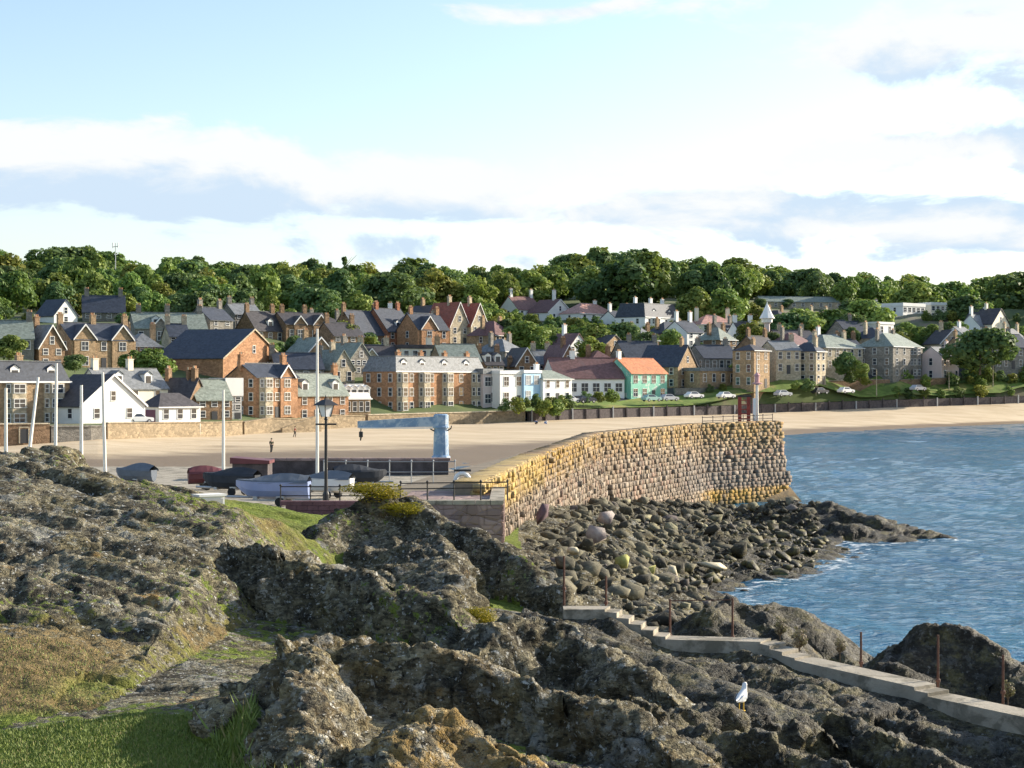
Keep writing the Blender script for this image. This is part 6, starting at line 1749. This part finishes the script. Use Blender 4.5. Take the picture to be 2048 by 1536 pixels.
def shrubs():
    r = random.Random(31)
    def shrub(px, py, D, h, k, label, me=None, name='shrub', wide=1.0):
        p = at(px, py, D)
        o = empty(name, tuple(p), r.uniform(0, 6)); o.scale = (h * wide, h * wide, h); tag(o, label, 'shrub', None)
        link('foliage', me or SHRUB[k][0], o)
    lab = [(1052, 812, 336, 'beside the white seafront block'), (1072, 812, 338, 'below the light blue bay'), (1098, 812, 340, 'below the white cottage'), (1118, 815, 341, 'at the end of the long sea wall'), (1136, 812, 342, 'left of the verge'), (1085, 825, 336, 'low beside the breastwork end'), (1110, 826, 338, 'low against the breastwork'),
           (1170, 802, 352, 'under the brown-roofed hall'), (1200, 800, 354, 'in the garden of the hall'), (1225, 800, 356, 'left of the green pavilion'), (1010, 818, 332, 'below the pinkish house'), (1036, 820, 332, 'on the wall below the white block'),
           (1790, 794, 414, 'on the verge left of the dark villa'), (1815, 796, 415, 'on the verge below the dark villa'), (1845, 795, 417, 'on the verge right of the parked cars'), (1880, 794, 420, 'on the verge below the pink villa'), (1915, 792, 423, 'on the verge before the garden wall'), (1960, 790, 426, 'on the verge near the right lamp'), (2020, 788, 431, 'on the verge at the right edge'),
           (1700, 762, 408, 'before the hipped villa'), (1730, 766, 409, 'at the corner of the dark villa'), (1850, 768, 424, 'before the dark villa front'), (1905, 768, 428, 'before the pink villa'), (1940, 766, 430, 'round and pale before the pink villa'), (1960, 770, 430, 'beside the big dark tree'), (1420, 784, 386, 'beside the ochre outbuilding'), (1446, 782, 388, 'right of the ochre outbuilding'),
           (640, 712, 352, 'below the brown villa'), (560, 706, 352, 'beside the church hall gable'), (745, 690, 380, 'in the shaded terrace garden'), (1590, 776, 392, 'in front of the cream stone house'), (1616, 778, 393, 'beside the lit bay')]
    for i, (px, py, D, w) in enumerate(lab):
        shrub(px, py, D, r.uniform(1.7, 2.8), i % 3, ('green', 'dark green', 'yellow-green')[i % 3] + ' garden shrub ' + w, wide=r.uniform(1.0, 1.5))
    rows = [(px, yb, D) for (x0, x1, y0, y1, D0, D1, n) in ((1640, 1800, 738, 752, 428, 424, 9), (1740, 1990, 704, 708, 462, 458, 14), (1870, 2060, 738, 746, 444, 440, 10), (1780, 2050, 768, 764, 426, 436, 12), (1480, 1560, 742, 748, 402, 400, 5), (1850, 2060, 664, 660, 515, 520, 9), (1250, 1500, 676, 672, 470, 476, 11), (1000, 1240, 654, 660, 500, 494, 11))
            for (px, yb, D) in [(x0 + (x1 - x0) * k / (n - 1), y0 + (y1 - y0) * k / (n - 1), D0 + (D1 - D0) * k / (n - 1)) for k in range(n)]]
    names = ['below the broad villa', 'on the slope under the school', 'above the pink villa', 'behind the seafront garden wall', 'beside the tan tower house', 'under the right skyline trees', 'below the mansion', 'below the white hill houses']
    lims = [9, 23, 33, 45, 50, 59, 70, 81]
    for i, (px, py, D) in enumerate(rows):
        z = [k for k, l in enumerate(lims) if i < l][0]; j = i - ([0] + lims)[z]
        q = at(px + r.uniform(-6, 6), py, D); gz = float(GROUND(q.x, q.y)[0])
        h = r.uniform(2.0, 4.2)
        if covers(px, D, h * .8, h, gz): h *= .5
        o = empty('shrub', (q.x, q.y, gz), r.uniform(0, 6)); w = r.uniform(1.0, 1.5); o.scale = (h * w, h * w, h)
        tag(o, ORD[j] + ' bush from the left in the row ' + names[z], 'shrub', 'hedge bushes between the houses'); link('foliage', SHRUB[(i * 7 + 1) % 3][0], o)
    # gorse on the crag, little bush on the ridge, dry shrubs by the path
    p = at(765, 1012, 47.6)
    def seat(px, D, off=0.0):
        x = (px - CX) / F * D
        i0 = np.searchsorted(TER['ys'], D); return Vector((x, D, terrain_z(x, D) + off))
    for (px, D, h, w, label) in ((745, 47.5, .36, 2.5, 'yellow flowering gorse on top of the dark crag'), (805, 47.3, .26, 2.5, 'lower gorse patch right of the main gorse'), (958, 35.2, .30, 1.3, 'small yellow-green bush growing between the crags')):
        o = empty('gorse_bush', tuple(seat(px, D, -.02))); o.scale = (h * w, h * w, h); tag(o, label, 'shrub'); link('foliage', GORSE, o)
    for (px, py, D, h, label) in ((1560, 1262, 40.6, .62, 'grey dry shrub beside the lower steps'), (1598, 1290, 39.8, .75, 'taller dry shrub at the foot of the steps'), (1680, 1296, 39.6, .5, 'pale dry shrub by the lower path'), (2016, 1388, 35.6, .55, 'dry brown shrub at the right edge of the path')):
        p = at(px, py + 14, D); o = empty('dry_shrub', tuple(p)); o.scale = (h, h, h); tag(o, label, 'shrub'); link('foliage', DRY, o)
        MB().tube((0, 0, -.3), (.02, 0, .5), .03, .01, 5).tube((0, 0, 0), (.15, .1, .5), .02, .008, 5).tube((0, 0, 0), (-.16, -.05, .45), .02, .008, 5).build('stem', M['bark'], o)
shrubs()

# ------------------------------------------------------------------ grass on the turf
def grass():
    r = np.random.default_rng(77)
    turf = TER['turf']; Q = TER['Q']; nr, nc = turf.shape
    ys = TER['ys']
    wgt = np.where((turf > .62) & (ys[:, None] < 40), (ys[:, None] ** 1.2), 0)
    wgt *= np.where(TER['idx'] == 0, .22, 1.0)
    p = (wgt / wgt.sum()).ravel()
    n = 90000
    pick = r.choice(p.size, n, p=p)
    P = Q.reshape(-1, 3)[pick] + np.stack([r.uniform(-.05, .05, n), r.uniform(-.05, .05, n), np.full(n, -.01)], 1)
    bank = np.array([i for i, q in enumerate(RIDGES) if q[0] == 'grass_bank'])
    onb = np.isin(TER['idx'].ravel()[pick], bank)
    hgt = r.uniform(.035, .085, n) * np.where(onb, np.exp(r.normal(.3, .5, n)), .8)
    a = r.uniform(0, 2 * math.pi, n); lean = r.normal(0, .35, (n, 2)) * hgt[:, None]
    w = .007 + hgt * .045
    d = np.stack([np.cos(a) * w, np.sin(a) * w, np.zeros(n)], 1)
    tip = P + np.stack([lean[:, 0], lean[:, 1], hgt], 1)
    V = np.stack([P - d, P + d, tip], 1).reshape(-1, 3)
    m = bpy.data.materials.new('grass_blades'); m.use_nodes = True
    N = NT(m.node_tree); bs = N.n['Principled BSDF']; t = N.add('ShaderNodeAttribute', attribute_name='leaf').outputs['Fac']
    geo = N.add('ShaderNodeNewGeometry')
    c = N.mix(t, (0.08, 0.12, 0.016), (0.22, 0.28, 0.05)); c = N.mix(N.ramp(t, .86, .95), c, (.30, .25, .10))
    N.put(bs.inputs['Base Color'], c); bs.inputs['Roughness'].default_value = .7
    o = link('grass', mesh_np('grass', V, np.arange(3 * n).reshape(-1, 3), m, False, {'leaf': np.repeat(r.random(n), 3)})); stuff(o); o['label'] = 'short turf and longer grass around the crags'
grass()

# ------------------------------------------------------------------ vehicles, people, gull, street furniture
def car_parts(body):
    body_m = M[body]
    sec = MB().prism([(-2.1, .32), (2.1, .32), (2.14, .62), (2.02, .86), (1.0, .96), (-1.75, 1.0), (-2.1, .88), (-2.16, .6)], -.84, .84)
    cab = MB().poly([(-1.75, -.78, .98), (.98, -.78, .95), (.98, .78, .95), (-1.75, .78, .98), (-1.3, -.62, 1.46), (.25, -.62, 1.45), (.25, .62, 1.45), (-1.3, .62, 1.46)], [(0, 3, 2, 1), (4, 5, 6, 7), (0, 1, 5, 4), (1, 2, 6, 5), (2, 3, 7, 6), (3, 0, 4, 7)])
    return sec, cab
def car(px, py, D, rz, body, label):
    p = at(px, py, D); root = empty('parked_car', tuple(p), rz); tag(root, label, 'car', 'cars parked along the seafront')
    sec, cab = car_parts(body)
    sec.build('body', M[body], root); c = cab.build('cabin', M[body], root)
    for s in (-1, 1):
        MB().poly([(-1.45, s * .765, 1.02), (.72, s * .765, 1.0), (.18, s * .665, 1.39), (-1.2, s * .665, 1.40)], [(0, 1, 2, 3) if s < 0 else (3, 2, 1, 0)]).build('window', M['glass'], c, (0, s * .012, 0))
    MB().poly([(.99, -.66, .98), (.99, .66, .98), (.31, .56, 1.42), (.31, -.56, 1.42)], [(0, 1, 2, 3)]).build('windscreen', M['glass'], c, (.012, 0, .008))
    for x in (-1.35, 1.35):
        for s in (-1, 1):
            wv = MB().tube((x, s * .70, .32), (x, s * .88, .32), .32, None, 14).build('wheel', M['rubber'], root)
            MB().tube((x, s * .882, .32), (x, s * .89, .32), .19, None, 10).build('rim', M['galvanised'], wv)
    for s in (-1, 1): MB().box(2.09, 2.15, s * .62 - .16, s * .62 + .16, .62, .76).build('headlight', M['lamp_glass'], root)
material('car_white', (.78, .78, .78), .3, .02, 1, spec=.5); material('car_silver', (.45, .47, .5), .3, .03, 1, spec=.5); material('car_dark', (.03, .035, .05), .3, .05, 1, spec=.5); material('car_teal', (.35, .55, .50), .3, .05, 1, spec=.5)
car(1303, 803, 366, .62, 'car_teal', 'pale teal car in front of the green pavilion')
car(1338, 802, 369, .62, 'car_silver', 'silver car at the right corner of the green pavilion')
car(1388, 797, 373, .62, 'car_white', 'white car below the ochre outbuilding')
car(1452, 797, 378, .65, 'car_white', 'white car left of the rust red gantry')
car(1566, 793, 388, .65, 'car_silver', 'pale car right of the beacon mast')
car(1640, 788, 395, .68, 'car_dark', 'dark car left of the brightest white car')
car(1692, 787, 399, .68, 'car_white', 'bright white car in front of the brown garden wall')
car(1836, 782, 412, .7, 'car_silver', 'light car half hidden by verge shrubs')
car(276, 847, 252, .7, 'car_white', 'white car beside the small white garage')
car(1140, 806, 350, .62, 'car_white', 'white car at the white cottage')
car(1172, 806, 352, .62, 'car_dark', 'dark car below the brown-roofed hall')

def street_lamp(px, yb, yt, D, label):
    p = at(px, yb, D); h = (yb - yt) / F * D
    root = empty('lamp_standard', tuple(p)); tag(root, label, 'street lamp')
    MB().tube((0, 0, -1), (0, 0, h), .13, .08, 8).build('pole', M['stone_pale'], root)
    MB().tube((0, 0, h - .05), (-.8, -.2, h + .1), .05).box(-1.2, -.7, -.35, -.05, h + .05, h + .2).build('lamp_head', M['galvanised'], root)
street_lamp(1753, 786, 738, 409, 'pale lamp standard in front of the dark villa'); street_lamp(1986, 778, 722, 430, 'pale lamp standard near the right edge')
street_lamp(1898, 782, 742, 424, 'pale lamp standard by the pink villa')

def person(px, py, D, h, rz, top, legs, label, sit=False):
    """standing figure grown from a skeleton"""
    p = at(px, py, D); root = empty('person', tuple(p), rz); tag(root, label, 'person')
    k = h / 1.75
    def skin(name, verts, edges, rad, mat):
        me = bpy.data.meshes.new(name); me.from_pydata([tuple(c * k for c in v) for v in verts], edges, [])
        me.materials.append(mat)
        o = link(name, me, root)
        md = o.modifiers.new('skin', 'SKIN'); me.skin_vertices[0].data[0].use_root = True
        for i, rr in enumerate(rad): me.skin_vertices[0].data[i].radius = (rr * k, rr * k)
        s = o.modifiers.new('sub', 'SUBSURF'); s.levels = 1; s.render_levels = 1
        return o
    if not sit:
        V = [(0, 0, .95), (0, 0, 1.2), (0, 0, 1.42), (0, 0, 1.52), (0, -.02, 1.64), (-.20, 0, 1.40), (-.25, .03, 1.12), (-.22, -.10, .90), (.20, 0, 1.40), (.25, -.02, 1.12), (.23, -.12, .90), (-.10, 0, .90), (-.12, -.08, .50), (-.12, .02, .06), (-.12, -.14, .03), (.10, 0, .90), (.13, .10, .50), (.13, .26, .07), (.13, .12, .03)]
    else:
        V = [(0, 0, .12), (0, .03, .4), (0, 0, .62), (0, -.02, .72), (0, -.04, .84), (-.2, 0, .6), (-.25, -.1, .36), (-.16, -.32, .34), (.2, 0, .6), (.25, -.1, .36), (.16, -.32, .34), (-.1, -.04, .12), (-.12, -.45, .42), (-.12, -.6, .06), (-.12, -.74, .03), (.1, -.04, .12), (.13, -.45, .42), (.13, -.6, .06), (.13, -.74, .03)]
    E = [(0, 1), (1, 2), (2, 3), (3, 4), (2, 5), (5, 6), (6, 7), (2, 8), (8, 9), (9, 10), (0, 11), (11, 12), (12, 13), (13, 14), (0, 15), (15, 16), (16, 17), (17, 18)]
    R_ = [.13, .13, .12, .055, .10, .06, .045, .035, .06, .045, .035, .085, .06, .04, .04, .085, .06, .04, .04]
    skin('body', V, E, R_, M['skin'])
    skin('jacket', [V[i] for i in (0, 1, 2, 5, 6, 8, 9)], [(0, 1), (1, 2), (2, 3), (3, 4), (2, 5), (5, 6)], [.15, .15, .14, .08, .06, .08, .06], M[top])
    skin('trousers', [V[i] for i in (0, 11, 12, 13, 15, 16, 17)], [(0, 1), (1, 2), (2, 3), (0, 4), (4, 5), (5, 6)], [.14, .10, .075, .055, .10, .075, .055], M[legs])
    x, y, z = V[4]
    MB().lathe([(.02, .03), (.11, .05), (.12, .1), (.08, .17), (.02, .19)], 8, (x * k, (y + .02) * k, (z - .03) * k)).build('hair', M['hair'], root)
material('skin', (.55, .36, .26), .6, .05, 2); material('cloth_dark', (.04, .045, .05), .9, .2, 3); material('cloth_olive', (.10, .10, .06), .9, .2, 3); material('cloth_blue', (.10, .20, .42), .9, .1, 3); material('cloth_red', (.35, .08, .06), .9, .1, 3); material('hair', (.05, .035, .025), .7, .2, 5)
def sand_y(px, D):
    return 0
person(543, 906, 205, 1.7, .6, 'cloth_olive', 'cloth_dark', 'person in dark clothes walking on the open sand behind the quay')
person(590, 875, 262, 1.65, 2.0, 'cloth_red', 'cloth_dark', 'person in a red top at the foot of the beach ramp')
person(1072, 848, 325, 1.7, .3, 'cloth_blue', 'cloth_dark', 'person in blue sitting on the sand at the end of the long sea wall', True)
person(1092, 848, 326, 1.7, -.4, 'white_paint', 'cloth_blue', 'person in a pale top sitting right of the person in blue', True)

def gull():
    x, D = (1482 - CX) / F * 31.0, 31.0
    z = at(1482, 1412, 31).z
    zt = max(terrain_z(x + dx, D + dy) for dx in (-.08, 0, .08) for dy in (-.12, 0, .12))
    root = empty('gull', (x, D, zt), math.radians(65)); tag(root, 'white gull standing on the dark rock ridge', 'gull')
    material('feather_white', (.82, .82, .80), .7, .03, 5); material('feather_grey', (.42, .45, .48), .7, .05, 5); material('beak_yellow', (.65, .42, .05), .5, .05, 5)
    def loft(secs, n=10):
        mb = MB(); P = []
        for (cx, cz, rx, rz_) in secs:
            for k in range(n):
                t = 2 * math.pi * k / n; P.append((cx, rx * math.cos(t), cz + rz_ * math.sin(t)))
        fs = [(i * n + k, i * n + (k + 1) % n, (i + 1) * n + (k + 1) % n, (i + 1) * n + k) for i in range(len(secs) - 1) for k in range(n)]
        fs += [tuple(range(n)), tuple(range(len(secs) * n - 1, (len(secs) - 1) * n - 1, -1))]
        return mb.poly(P, fs)
    loft([(-.24, .17, .005, .008), (-.16, .17, .035, .03), (-.06, .17, .07, .065), (.04, .18, .08, .085), (.11, .21, .07, .085), (.15, .26, .05, .06), (.165, .31, .042, .046), (.18, .345, .042, .042), (.205, .36, .035, .034), (.225, .355, .014, .014)]).build('body', M['feather_white'], root, smooth=True)
    for s in (-1, 1):
        MB().poly([(.08, s * .078, .24), (.05, s * .086, .17), (-.10, s * .072, .15), (-.28, s * .02, .155), (-.12, s * .062, .21), (-.02, s * .07, .245), (.0, s * .092, .2)], [(0, 1, 6), (1, 2, 6), (2, 3, 4), (2, 4, 6), (4, 5, 6), (5, 0, 6)]).build('wing', M['feather_grey'], root)
        MB().tube((.02, s * .035, -.02), (.02, s * .035, .12), .008, .01, 6).box(.0, .06, s * .035 - .02, s * .035 + .02, -.025, -.015).build('leg', M['beak_yellow'], root)
    MB().tube((.22, 0, .352), (.285, 0, .342), .013, .004, 6).build('beak', M['beak_yellow'], root)
    root.scale = (1.15,) * 3
gull()
